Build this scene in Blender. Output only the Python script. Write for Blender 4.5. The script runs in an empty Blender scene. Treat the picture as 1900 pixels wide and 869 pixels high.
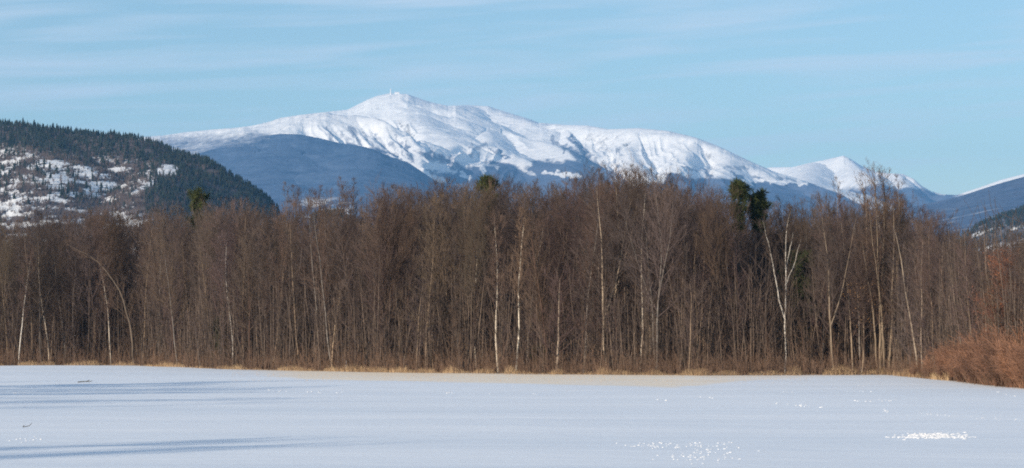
import bpy, math
import numpy as np

R = np.random.default_rng(7)   # one seed keeps every build the same
SC = bpy.context.scene
COL = SC.collection
F = 5000.0                      # focal length in photo pixels (photo 1900 wide)
CAMZ = 2.5
TILT = math.atan((640 - 434.5) / F)
CT, ST = math.cos(TILT), math.sin(TILT)
SUN_EL = math.radians(15)
SUN_H = np.array([-0.66, -0.75]); SUN_H = SUN_H / np.linalg.norm(SUN_H)
SUN_DIR = np.array([SUN_H[0] * math.cos(SUN_EL), SUN_H[1] * math.cos(SUN_EL), math.sin(SUN_EL)])


def ray(px, py):
    a = (np.asarray(px, float) - 950) / F
    b = (434.5 - np.asarray(py, float)) / F
    y = CT - b * ST
    return a / y, (ST + b * CT) / y            # x and z per metre of depth


def pt(px, py, Y):
    u, v = ray(px, py)
    return u * Y, Y + 0 * u, CAMZ + v * Y


def ground_depth(py):
    return -CAMZ / ray(950, py)[1]


# ---------------------------------------------------------------- noise
def _hash(ix, iy, seed):
    h = (ix.astype(np.int64) * 374761393 + iy.astype(np.int64) * 668265263 + seed * 974711) & 0xFFFFFFFF
    h = ((h ^ (h >> 13)) * 1274126177) & 0xFFFFFFFF
    h = (h ^ (h >> 16)) & 0xFFFFFFFF
    return h / 4294967295.0


def vnoise(x, y, seed=0):
    ix, iy = np.floor(x), np.floor(y)
    fx, fy = x - ix, y - iy
    fx = fx * fx * fx * (fx * (fx * 6 - 15) + 10); fy = fy * fy * fy * (fy * (fy * 6 - 15) + 10)
    a = _hash(ix, iy, seed); b = _hash(ix + 1, iy, seed)
    c = _hash(ix, iy + 1, seed); d = _hash(ix + 1, iy + 1, seed)
    return (a + (b - a) * fx + (c - a) * fy + (a - b - c + d) * fx * fy) * 2 - 1


def fbm(x, y, seed=0, octv=5, gain=0.5):
    s, a, t = 0, 1.0, 0.0
    for k in range(octv):
        c, sn = math.cos(k * 1.1), math.sin(k * 1.1)
        s = s + a * vnoise((c * x - sn * y) * 2 ** k, (sn * x + c * y) * 2 ** k, seed + k * 17); t += a; a *= gain
    return s / t


def sstep(a, b, x):
    t = np.clip((x - a) / (b - a), 0, 1)
    return t * t * (3 - 2 * t)


# ---------------------------------------------------------------- mesh helpers
def mesh(name, V, Q=None, T=None, mats=(), midx=None, smooth=False, attrs=None):
    me = bpy.data.meshes.new(name)
    V = np.asarray(V, np.float32).reshape(-1, 3)
    loops, starts, n = [], [], 0
    if Q is not None and len(Q):
        Q = np.asarray(Q, np.int32); loops.append(Q.ravel()); starts.append(np.arange(len(Q)) * 4); n = len(Q) * 4
    if T is not None and len(T):
        T = np.asarray(T, np.int32); loops.append(T.ravel()); starts.append(n + np.arange(len(T)) * 3)
    loops = np.concatenate(loops).astype(np.int32); starts = np.concatenate(starts).astype(np.int32)
    me.vertices.add(len(V)); me.vertices.foreach_set('co', V.ravel())
    me.loops.add(len(loops)); me.loops.foreach_set('vertex_index', loops)
    me.polygons.add(len(starts)); me.polygons.foreach_set('loop_start', starts)
    for m in mats: me.materials.append(m)
    if midx is not None: me.polygons.foreach_set('material_index', np.asarray(midx, np.int32))
    me.polygons.foreach_set('use_smooth', np.full(len(starts), smooth))
    for k, v in (attrs or {}).items():
        at = me.attributes.new(k, 'FLOAT', 'POINT'); at.data.foreach_set('value', np.asarray(v, np.float32).ravel())
    me.update(calc_edges=True)
    return me


def obj(name, me, parent=None, loc=(0, 0, 0)):
    o = bpy.data.objects.new(name, me); COL.objects.link(o); o.location = loc
    if parent is not None: o.parent = parent
    return o


def tag(o, label=None, cat=None, group=None, kind=None):
    if label: o['label'] = label
    if cat: o['category'] = cat
    if group: o['group'] = group
    if kind: o['kind'] = kind
    return o


class Buf:
    def __init__(s): s.V, s.Q, s.T, s.qm, s.tm, s.n = [], [], [], [], [], 0
    def add(s, V, Q=None, T=None, m=0):
        V = np.asarray(V, float).reshape(-1, 3)
        if Q is not None and len(Q): s.Q.append(np.asarray(Q) + s.n); s.qm.append(np.full(len(Q), m))
        if T is not None and len(T): s.T.append(np.asarray(T) + s.n); s.tm.append(np.full(len(T), m))
        s.V.append(V); s.n += len(V)
    def arrays(s):
        V = np.concatenate(s.V)
        Q = np.concatenate(s.Q) if s.Q else np.zeros((0, 4), int)
        T = np.concatenate(s.T) if s.T else np.zeros((0, 3), int)
        return V, Q, T, np.concatenate((s.qm + s.tm) or [np.zeros(0)])
    def build(s, name, mats, smooth=False):
        V, Q, T, m = s.arrays()
        return mesh(name, V, Q, T, mats, m, smooth)


def norm(a): return a / np.maximum(np.linalg.norm(a, axis=-1, keepdims=True), 1e-9)


def tubes(P, Rr, k):
    """P (N,m,3) polylines, Rr (N,m) radii -> verts, quads"""
    N, m = P.shape[:2]
    Tn = np.empty_like(P); Tn[:, 1:-1] = P[:, 2:] - P[:, :-2]; Tn[:, 0] = P[:, 1] - P[:, 0]; Tn[:, -1] = P[:, -1] - P[:, -2]
    Tn = norm(Tn)
    ref = norm(np.where(np.abs(norm(P[:, -1] - P[:, 0])[:, 2:3]) > 0.8, np.array([[1.0, 0.1, 0]]), np.array([[0.0, 0.1, 1.0]])))[:, None, :]
    A = norm(np.cross(Tn, np.broadcast_to(ref, Tn.shape))); B = np.cross(Tn, A)
    an = np.arange(k) * 2 * math.pi / k
    V = P[:, :, None, :] + Rr[:, :, None, None] * (np.cos(an)[None, None, :, None] * A[:, :, None, :] + np.sin(an)[None, None, :, None] * B[:, :, None, :])
    i = np.arange(N)[:, None, None] * m * k; j = np.arange(m - 1)[None, :, None] * k; q = np.arange(k)[None, None, :]; q2 = (q + 1) % k
    a = i + j + q; b = i + j + q2
    Q = np.stack([a, b, b + k, a + k], -1).reshape(-1, 4)
    return V.reshape(-1, 3), Q


def grow(P0, D, L, m, up=0.1, wob=0.1, rng=R):
    N = len(P0); P = np.empty((N, m, 3)); P[:, 0] = P0; D = norm(D)
    for i in range(1, m):
        D = norm(D + np.array([0, 0, up]) + rng.normal(0, wob, (N, 3)))
        P[:, i] = P[:, i - 1] + D * (L / (m - 1))[:, None]
    return P


def sample(P, Rr, par, s):
    m = P.shape[1]; t = s * (m - 1); i = np.minimum(t.astype(int), m - 2); f = (t - i)[:, None]
    a, b = P[par, i], P[par, i + 1]
    return a + (b - a) * f, norm(b - a), Rr[par, i] * (1 - f[:, 0]) + Rr[par, i + 1] * f[:, 0]


def offshoot(D, ang, rng=R, az=None):
    rv = rng.normal(0, 1, D.shape)
    if az is not None: rv = np.stack([np.cos(az), np.sin(az), 0 * az], -1)
    perp = norm(rv - (rv * D).sum(-1, keepdims=True) * D)
    return D * np.cos(ang)[:, None] + perp * np.sin(ang)[:, None]


# ---------------------------------------------------------------- materials
def new_mat(name):
    m = bpy.data.materials.new(name); m.use_nodes = True
    nt = m.node_tree; bs = nt.nodes['Principled BSDF']; bs.inputs['Roughness'].default_value = 0.85
    bs.inputs['Specular IOR Level'].default_value = 0.15
    return m, nt, bs


def ramp(nt, fac, stops):
    r = nt.nodes.new('ShaderNodeValToRGB'); e = r.color_ramp.elements
    while len(e) < len(stops): e.new(0.5)
    for q, (p, c) in zip(e, stops): q.position = p; q.color = (*c, 1) if len(c) == 3 else c
    nt.links.new(fac, r.inputs[0]); return r.outputs[0]


def noise(nt, scale, detail=4, rough=0.6, vec=None, coord='Object', stretch=None):
    n = nt.nodes.new('ShaderNodeTexNoise'); n.inputs['Scale'].default_value = scale
    n.inputs['Detail'].default_value = detail; n.inputs['Roughness'].default_value = rough
    if vec is None:
        tc = nt.nodes.new('ShaderNodeTexCoord'); vec = tc.outputs[coord]
    if stretch:
        mp = nt.nodes.new('ShaderNodeMapping'); mp.inputs['Scale'].default_value = stretch
        nt.links.new(vec, mp.inputs['Vector']); vec = mp.outputs[0]
    nt.links.new(vec, n.inputs['Vector'])
    return n.outputs['Fac']


def mix(nt, fac, a, b, mode='MIX'):
    n = nt.nodes.new('ShaderNodeMix'); n.data_type = 'RGBA'; n.blend_type = mode
    for s, v in ((n.inputs['Factor'], fac), (n.inputs['A'], a), (n.inputs['B'], b)):
        if isinstance(v, (int, float)): s.default_value = v
        elif isinstance(v, tuple): s.default_value = (*v, 1)
        else: nt.links.new(v, s)
    return n.outputs['Result']


def mth(nt, op, a, b=0.0, c=None, clamp=False):
    n = nt.nodes.new('ShaderNodeMath'); n.operation = op; n.use_clamp = clamp
    for s, v in zip(n.inputs, (a, b, c)):
        if v is None: continue
        if isinstance(v, (int, float)): s.default_value = v
        else: nt.links.new(v, s)
    return n.outputs[0]


def attr(nt, name):
    n = nt.nodes.new('ShaderNodeAttribute'); n.attribute_name = name; return n.outputs['Fac']


def bump(nt, bs, h, strength=0.4, dist=0.1):
    b = nt.nodes.new('ShaderNodeBump'); b.inputs['Strength'].default_value = strength; b.inputs['Distance'].default_value = dist
    nt.links.new(h, b.inputs['Height']); nt.links.new(b.outputs[0], bs.inputs['Normal'])


def mat_plant(name, spots=False):
    """bark or twig whose colour is the object's own colour, with mottling"""
    m, nt, bs = new_mat(name)
    oi = nt.nodes.new('ShaderNodeObjectInfo')
    n = noise(nt, 1.3, 5, 0.65, stretch=(3, 3, 0.8))
    g = ramp(nt, n, [(0.3, (0.62, 0.6, 0.58)), (0.7, (1.25, 1.22, 1.18))])
    c = mix(nt, 1.0, oi.outputs['Color'], g, 'MULTIPLY')
    if spots:
        k = noise(nt, 2.2, 3, 0.7, stretch=(0.8, 0.8, 4))
        k = ramp(nt, k, [(0.60, (0, 0, 0)), (0.66, (1, 1, 1))])
        c = mix(nt, k, c, (0.05, 0.042, 0.038))
    nt.links.new(c, bs.inputs['Base Color'])
    return m


def mat_flat(name, c1, c2, scale, stretch=None, rough=0.85):
    m, nt, bs = new_mat(name)
    n = noise(nt, scale, 5, 0.65, stretch=stretch)
    nt.links.new(ramp(nt, n, [(0.33, c1), (0.67, c2)]), bs.inputs['Base Color'])
    bs.inputs['Roughness'].default_value = rough
    return m


M_BARK = mat_plant('bark'); M_BIRCH = mat_plant('birch_bark', True); M_TWIG = mat_plant('twigs')
M_NEEDLE = mat_flat('pine_needles', (0.030, 0.042, 0.016), (0.075, 0.085, 0.030), 0.9)
M_FIR = mat_flat('fir_needles', (0.014, 0.022, 0.018), (0.036, 0.046, 0.034), 0.05)
M_FIRTRUNK = mat_flat('fir_trunk', (0.06, 0.05, 0.04), (0.12, 0.10, 0.08), 0.2)
M_SCRUB = mat_flat('hill_scrub', (0.07, 0.052, 0.047), (0.17, 0.13, 0.115), 0.03)
M_GRASS = mat_flat('dry_grass', (0.27, 0.175, 0.10), (0.62, 0.45, 0.27), 0.35)
M_BRUSH = mat_flat('brush_stems', (0.09, 0.058, 0.042), (0.22, 0.14, 0.095), 0.25)
M_SHRUB = mat_flat('red_shrub_stems', (0.15, 0.08, 0.055), (0.31, 0.17, 0.11), 0.7)
_nt = M_SHRUB.node_tree; _oi = _nt.nodes.new('ShaderNodeObjectInfo'); _bs = _nt.nodes['Principled BSDF']
_src = _bs.inputs['Base Color'].links[0].from_socket
_v = ramp(_nt, _oi.outputs['Random'], [(0.0, (0.62, 0.66, 0.70)), (0.5, (0.95, 0.95, 0.95)), (1.0, (1.25, 1.15, 1.0))])
_nt.links.new(mix(_nt, 1.0, _src, _v, 'MULTIPLY'), _bs.inputs['Base Color'])
M_STICK = mat_flat('weathered_stick', (0.045, 0.045, 0.035), (0.10, 0.09, 0.07), 5)
M_LUMP = mat_flat('crusted_snow', (0.74, 0.76, 0.79), (0.84, 0.84, 0.84), 3)
M_RIME = mat_flat('rimed_concrete', (0.70, 0.70, 0.70), (0.85, 0.85, 0.85), 0.1)
M_LEAF = mat_flat('russet_leaves', (0.19, 0.08, 0.045), (0.33, 0.14, 0.075), 1.5)
M_TANLEAF = mat_flat('dry_oak_leaves', (0.30, 0.16, 0.06), (0.50, 0.28, 0.12), 1.5)


def mat_ground():
    m, nt, bs = new_mat('snow_ground')
    a = noise(nt, 0.05, 5, 0.55, stretch=(0.35, 1.6, 1))
    snow = ramp(nt, a, [(0.3, (0.78, 0.84, 0.90)), (0.7, (0.89, 0.925, 0.96))])
    b = noise(nt, 1.1, 6, 0.7, stretch=(0.25, 0.8, 1))
    b2 = noise(nt, 0.12, 4, 0.6, stretch=(0.5, 1.5, 1))
    s = mth(nt, 'ADD', mth(nt, 'MULTIPLY', b, 0.6), mth(nt, 'MULTIPLY', b2, 0.55))
    s = mth(nt, 'ADD', s, mth(nt, 'MULTIPLY', attr(nt, 'stubble'), 0.62))
    s = mth(nt, 'MULTIPLY', mth(nt, 'SUBTRACT', s, 0.86), 2.6, clamp=True)
    c = mix(nt, mth(nt, 'MULTIPLY', s, 0.8), snow, (0.97, 0.80, 0.57))  # straw through thin snow, with the strip's warm sunlight painted in
    lit = noise(nt, 0.5, 5, 0.6)
    litc = ramp(nt, lit, [(0.35, (0.10, 0.065, 0.045)), (0.6, (0.16, 0.11, 0.08)), (0.85, (0.24, 0.19, 0.16))])
    c = mix(nt, attr(nt, 'litter'), c, litc)
    farc = ramp(nt, noise(nt, 0.004, 6, 0.6), [(0.4, (0.10, 0.10, 0.11)), (0.65, (0.30, 0.31, 0.33))])
    c = mix(nt, attr(nt, 'far'), c, farc)
    nt.links.new(c, bs.inputs['Base Color'])
    h = mth(nt, 'ADD', noise(nt, 1.6, 7, 0.62, stretch=(0.35, 1.1, 1)), mth(nt, 'MULTIPLY', noise(nt, 0.25, 4, 0.6, stretch=(0.35, 1.2, 1)), 2.2))
    bump(nt, bs, h, 0.55, 0.05)
    bs.inputs['Roughness'].default_value = 0.7
    return m


def mat_mountain(name, forest1, forest2, rock=(0.17, 0.165, 0.17), fs=0.004, speck=0.25):
    m, nt, bs = new_mat(name)
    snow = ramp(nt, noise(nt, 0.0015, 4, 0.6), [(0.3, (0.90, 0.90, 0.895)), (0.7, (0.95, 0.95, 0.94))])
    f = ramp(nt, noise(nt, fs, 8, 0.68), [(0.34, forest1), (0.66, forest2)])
    spk = mth(nt, 'SUBTRACT', noise(nt, 0.02, 6, 0.75), 0.5)
    r = mth(nt, 'ADD', attr(nt, 'rock'), mth(nt, 'MULTIPLY', spk, speck * 4))
    r = mth(nt, 'MULTIPLY', mth(nt, 'SUBTRACT', r, 0.5), 4.0, clamp=True)
    c = mix(nt, mth(nt, 'MULTIPLY', r, 0.75), snow, rock)
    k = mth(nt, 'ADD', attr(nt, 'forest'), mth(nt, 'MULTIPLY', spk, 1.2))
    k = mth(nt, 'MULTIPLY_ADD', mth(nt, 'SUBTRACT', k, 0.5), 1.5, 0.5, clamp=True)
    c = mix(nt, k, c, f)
    nt.links.new(c, bs.inputs['Base Color'])
    bs.inputs['Roughness'].default_value = 0.9
    h = noise(nt, 0.012, 8, 0.66)
    bump(nt, bs, h, 0.8, 12.0)
    return m


# ---------------------------------------------------------------- ground
EDGE = np.array([(-400, 682), (0, 683), (250, 683), (330, 686), (400, 688.5), (500, 690), (700, 692.5), (900, 694.5), (1100, 696.5), (1300, 698.5),
                 (1500, 698), (1640, 698), (1700, 702), (1780, 709), (1900, 719), (2300, 735)], float)
EDGE_U = ray(EDGE[:, 0], 640)[0]; EDGE_Y = np.array([ground_depth(q) for q in EDGE[:, 1]])


def edgeY(u): return np.interp(u, EDGE_U, EDGE_Y)


def gz(x, y):
    x = np.asarray(x, float); y = np.asarray(y, float)
    near = 1 / (1 + (np.maximum(y, 0) / 900.0) ** 2)
    z = 0.16 * fbm(x / 46 + 3, y / 60, 5, 3) + 0.055 * fbm(x / 13 + 7, y / 4.2, 11, 4) + 0.010 * fbm(x / 1.9, y / 0.8, 19, 3)
    z = z + 0.30 * np.exp(-((x + 46) / 16) ** 2 - ((y - 262) / 34) ** 2)
    z = z + 0.16 * sstep(168, 182, y - x * 0.12) * sstep(400, 250, y) * 0.6
    return z * near


def axis(lo, a, b, hi, step, g=1.22):
    c = list(np.arange(a, b + step / 2, step)); s = step
    up = [c[-1]]
    while up[-1] < hi: s *= g; up.append(up[-1] + s)
    up[-1] = hi
    s = step; dn = [c[0]]
    while dn[-1] > lo: s *= g; dn.append(dn[-1] - s)
    dn[-1] = lo
    return np.array(dn[::-1][:-1] + c + up[1:])


def grid_quads(ny, nx):
    i = np.arange(ny - 1)[:, None] * nx + np.arange(nx - 1)[None, :]
    return np.stack([i, i + 1, i + nx + 1, i + nx], -1).reshape(-1, 4)


def build_ground():
    xs = axis(-5700, -46, 46, 5700, 0.45); ys = axis(-150, 46, 330, 24400, 0.45)
    X, Y = np.meshgrid(xs, ys)
    Z = gz(X, Y)
    u = X / np.maximum(Y, 1)
    e = edgeY(u)
    litter = sstep(-0.6, 2.2, Y - e + 1.3 * fbm(X / 3, Y / 3, 3, 3))
    litter = np.where(Y < 20, 0, litter)
    px = u * F + 950
    lower = np.interp(px, [0, 300, 420, 560, 800, 1250, 1500, 1640, 1900], [300, 280, 225, 184, 172, 158, 196, 208, 300])
    stub = sstep(0, 9, Y - lower + 3 * fbm(X / 12, Y / 5, 8, 3))
    stub = stub * np.interp(px, [380, 560, 1200, 1600, 1700], [0, 1, 1, 0.55, 0])
    stub = np.maximum(stub, sstep(-9, 0, Y - e) * 0.8 * np.interp(px, [0, 400, 700], [0.3, 0.7, 1]))
    far = sstep(330, 420, Y)
    me = mesh('ground', np.stack([X, Y, Z], -1), grid_quads(len(ys), len(xs)), None, [mat_ground()], None, True,
              dict(litter=litter, stubble=stub, far=far))
    tag(obj('ground', me), 'flat snow-covered field running up to the bare wood', kind='structure')


# ---------------------------------------------------------------- mountains
def terrain(name, label, ridges, pxr, yr, nu, ny, mat, base=0.0, rough=1.0, seed=1, post=None, warp=120, skirt=True, gully=None, crest=None):
    us = np.linspace(ray(pxr[0], 300)[0], ray(pxr[1], 300)[0], nu)
    Ys = np.linspace(yr[0], yr[1], ny)
    U, Y = np.meshgrid(us, Ys); X = U * Y
    wx = X + warp * fbm(X / 700, Y / 700, seed + 40, 4); wy = Y + warp * fbm(X / 700 + 9, Y / 700, seed + 60, 4)
    H = np.full(X.shape, -1e9); TT = np.zeros(X.shape); DD = np.full(X.shape, 1e9); tot = 0.0
    for ri, rd in enumerate(ridges):
        pts = np.array([[float(c) for c in pt(a, b, yk * 1000.0)] for a, b, yk in rd['p']])
        sl, w = rd.get('slope', 0.5), rd.get('w', 60.0)
        jag = rd.get('jag', 0.0)
        for a, b in zip(pts[:-1], pts[1:]):
            d = b[:2] - a[:2]; L2 = (d ** 2).sum(); L = math.sqrt(L2)
            # near the crest use unwarped coordinates so that the skyline stays where it is seen
            t = np.clip(((X - a[0]) * d[0] + (Y - a[1]) * d[1]) / L2, 0, 1)
            dist0 = np.hypot(X - a[0] - t * d[0], Y - a[1] - t * d[1])
            k = sstep(60, 500, dist0)
            qx = X + (wx - X) * k; qy = Y + (wy - Y) * k
            t = np.clip(((qx - a[0]) * d[0] + (qy - a[1]) * d[1]) / L2, 0, 1)
            dist = np.hypot(qx - a[0] - t * d[0], qy - a[1] - t * d[1])
            s = tot + t * L
            rib = rd.get('rib', 0.0)
            h = a[2] + t * (b[2] - a[2]) - sl * (np.sqrt(dist ** 2 + w * w) - w)
            h = h + rd.get('curve', 0.0) * dist ** 2 / 1000.0
            if rib:
                rb = np.abs(vnoise(s / rd.get('ribw', 90.0) + 0.25 * fbm(X / 200, Y / 200, seed + 5, 2), 0 * s + dist / 900.0, seed + ri)) ** 0.8
                h = h - rib * rb * np.minimum(dist, 700) * sstep(20, 200, dist)
            if jag: h = h + jag * fbm(s / 60, 0 * s + dist / 120, seed + 90, 3)
            up = h > H
            H = np.where(up, h, H); TT = np.where(up, s, TT); DD = np.where(up, dist, DD)
            tot += L
    H = H + rough * (24 * fbm(X / 420, Y / 420, seed, 6, 0.55) * sstep(0, 260, DD) + 6 * fbm(X / 60, Y / 60, seed + 3, 4) * sstep(0, 60, DD))
    if gully is not None:
        px_ = U * F + 950; v_ = (H - CAMZ) / Y; py_ = 434.5 - F * (v_ * CT - ST) / (CT + v_ * ST)
        skl = py_.min(axis=0)[None, :]
        for x0, x1, y0, y1, sk, sc, amp in gully:
            zone = sstep(5, 26, py_ - skl) * sstep(x0 - 15, x0 + 15, px_) * sstep(x1 + 15, x1 - 15, px_) * sstep(y0, y0 + 22, py_ + 6 * fbm(X / 300, Y / 300, 88, 3)) * sstep(y1 + 12, y1 - 8, py_)
            q = (X + sk * H) / sc + 0.35 * fbm(X / 250, Y / 250, seed + 71, 3)
            rb = np.abs(vnoise(q, H / 700.0, seed + 72)) ** 0.7 + 0.4 * np.abs(vnoise(q * 2.3, H / 400.0, seed + 73))
            H = H - amp * rb * zone
    if crest is not None:      # bring the crest line to its surveyed height, column by column
        cp = np.array(crest, float); vt = ray(cp[:, 0], cp[:, 1])[1]; uc = ray(cp[:, 0], 300)[0]
        want = np.interp(us, uc, vt); have = ((H - CAMZ) / Y).max(axis=0); k = want / have
        k = np.convolve(np.pad(k, 2, mode='edge'), np.ones(5) / 5, 'valid')
        k = (k - 1) * sstep(uc[0] - .004, uc[0], us) * sstep(uc[-1] + .004, uc[-1], us)
        ks = np.convolve(np.pad(k, 60, mode='edge'), np.hanning(121) / np.hanning(121).sum(), 'valid')
        v = (H - CAMZ) / Y
        for kk, span in ((ks, 0.03), (None, 0.0045)):
            have = ((H - CAMZ) / Y).max(axis=0)
            dv = (have * kk if kk is not None else (want - have) * sstep(uc[0] - .004, uc[0], us) * sstep(uc[-1] + .004, uc[-1], us))[None, :]
            H = H + dv * Y * np.exp(-((have[None, :] - (H - CAMZ) / Y) / span) ** 2)
    H = np.maximum(H, base + 25 * fbm(X / 900, Y / 900, seed + 8, 4))
    edge = np.minimum(sstep(0, 0.03, (Y - yr[0]) / (yr[1] - yr[0])), 1)
    H = H * edge - 30 * (1 - edge)
    if skirt:
        e2 = sstep(1, 0.97, (Y - yr[0]) / (yr[1] - yr[0])); H = H * e2 - 30 * (1 - e2)
    gy = np.gradient(H, axis=0) / np.gradient(Y, axis=0); gx = np.gradient(H, axis=1) / np.maximum(np.gradient(X, axis=1), 1e-3)
    steep = np.hypot(gx, gy)
    ppx = U * F + 950; v = (H - CAMZ) / Y; ppy = 434.5 - F * (v * CT - ST) / (CT + v * ST)
    at = post(dict(X=X, Y=Y, H=H, px=ppx, py=ppy, t=TT, d=DD, steep=steep, gx=gx, gy=gy))
    me = mesh(name, np.stack([X, Y, H], -1), grid_quads(ny, nu), None, [mat], None, True, at)
    o = tag(obj(name, me), label, kind='structure')
    return us, Ys, H


def strokes(g, items, wx=5.0):
    # cover and painted-shade patches: (x0, y0, x1, y1, half width, value); returns max over strokes
    n1 = fbm(g['px'] / 9, g['py'] / 7, 301, 4); n2 = fbm(g['px'] / 9 + 40, g['py'] / 7, 302, 4)
    px = g['px'] + wx * n1 * 2; py = g['py'] + wx * n2 * 1.6
    out = np.zeros(px.shape)
    for x0, y0, x1, y1, w, v in items:
        dx, dy = x1 - x0, y1 - y0
        t = np.clip(((px - x0) * dx + (py - y0) * dy) / (dx * dx + dy * dy + 1e-6), 0, 1)
        d = np.hypot(px - x0 - t * dx, py - y0 - t * dy)
        out = np.maximum(out, v * sstep(w * 1.6, w * 0.45, d))
    return out


FOREST_SHADE_PATCH = [(795, 290, 832, 300, 8, 1), (790, 318, 835, 322, 4, 1), (845, 308, 884, 318, 8, 1), (775, 283, 790, 288, 4, .8), (872, 288, 885, 287, 4, .7), (872, 274, 880, 268, 2.5, .7), (884, 278, 898, 268, 3.5, .8),
                (903, 272, 942, 294, 2.2, .9), (1008, 306, 1072, 308, 8, 1), (1022, 258, 1050, 276, 4.5, .9), (1050, 276, 1092, 303, 6.5, 1), (1056, 256, 1078, 276, 5, 1), (1076, 274, 1098, 302, 7, 1), (1098, 302, 1130, 326, 9, 1),  # the ravine strokes in this row paint its shade as dark cover
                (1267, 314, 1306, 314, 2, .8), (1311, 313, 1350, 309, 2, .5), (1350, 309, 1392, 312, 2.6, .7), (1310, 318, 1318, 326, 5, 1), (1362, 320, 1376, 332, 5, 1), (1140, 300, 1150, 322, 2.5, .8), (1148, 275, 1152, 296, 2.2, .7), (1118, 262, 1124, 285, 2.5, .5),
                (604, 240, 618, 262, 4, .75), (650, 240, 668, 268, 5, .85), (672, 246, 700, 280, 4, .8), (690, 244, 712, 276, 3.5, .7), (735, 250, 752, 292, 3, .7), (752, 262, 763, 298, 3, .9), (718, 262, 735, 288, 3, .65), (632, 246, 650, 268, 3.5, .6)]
SNOW_PATCH = [(782, 313, 833, 318, 2.2, 1), (700, 281, 770, 306, 1.6, .9), (770, 306, 812, 338, 3.0, .9), (964, 309, 989, 326, 3, .6), (1032, 322, 1076, 328, 4, 1), (1010, 318, 1040, 326, 2, .8), (870, 300, 900, 306, 5, .9), (893, 300, 897, 320, 5, .8),
              (1150, 330, 1190, 342, 10, 1), (1200, 330, 1228, 330, 7, .9), (1383, 333, 1500, 341, 3.2, 1), (855, 318, 872, 332, 3, .8), (905, 306, 925, 312, 3, .5)]
ROCK_PATCH = [(800, 200, 842, 236, 18, .33), (905, 205, 940, 222, 14, .3), (690, 205, 760, 240, 3, .45), (745, 228, 770, 270, 5, .35), (1090, 250, 1120, 275, 14, .35), (1120, 248, 1170, 270, 12, .32), (1180, 265, 1260, 300, 16, .2), (1290, 285, 1400, 305, 10, .25),
              (640, 206, 700, 216, 2, .5), (1150, 240, 1160, 300, 6, .3), (860, 225, 960, 245, 8, .2)]


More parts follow.
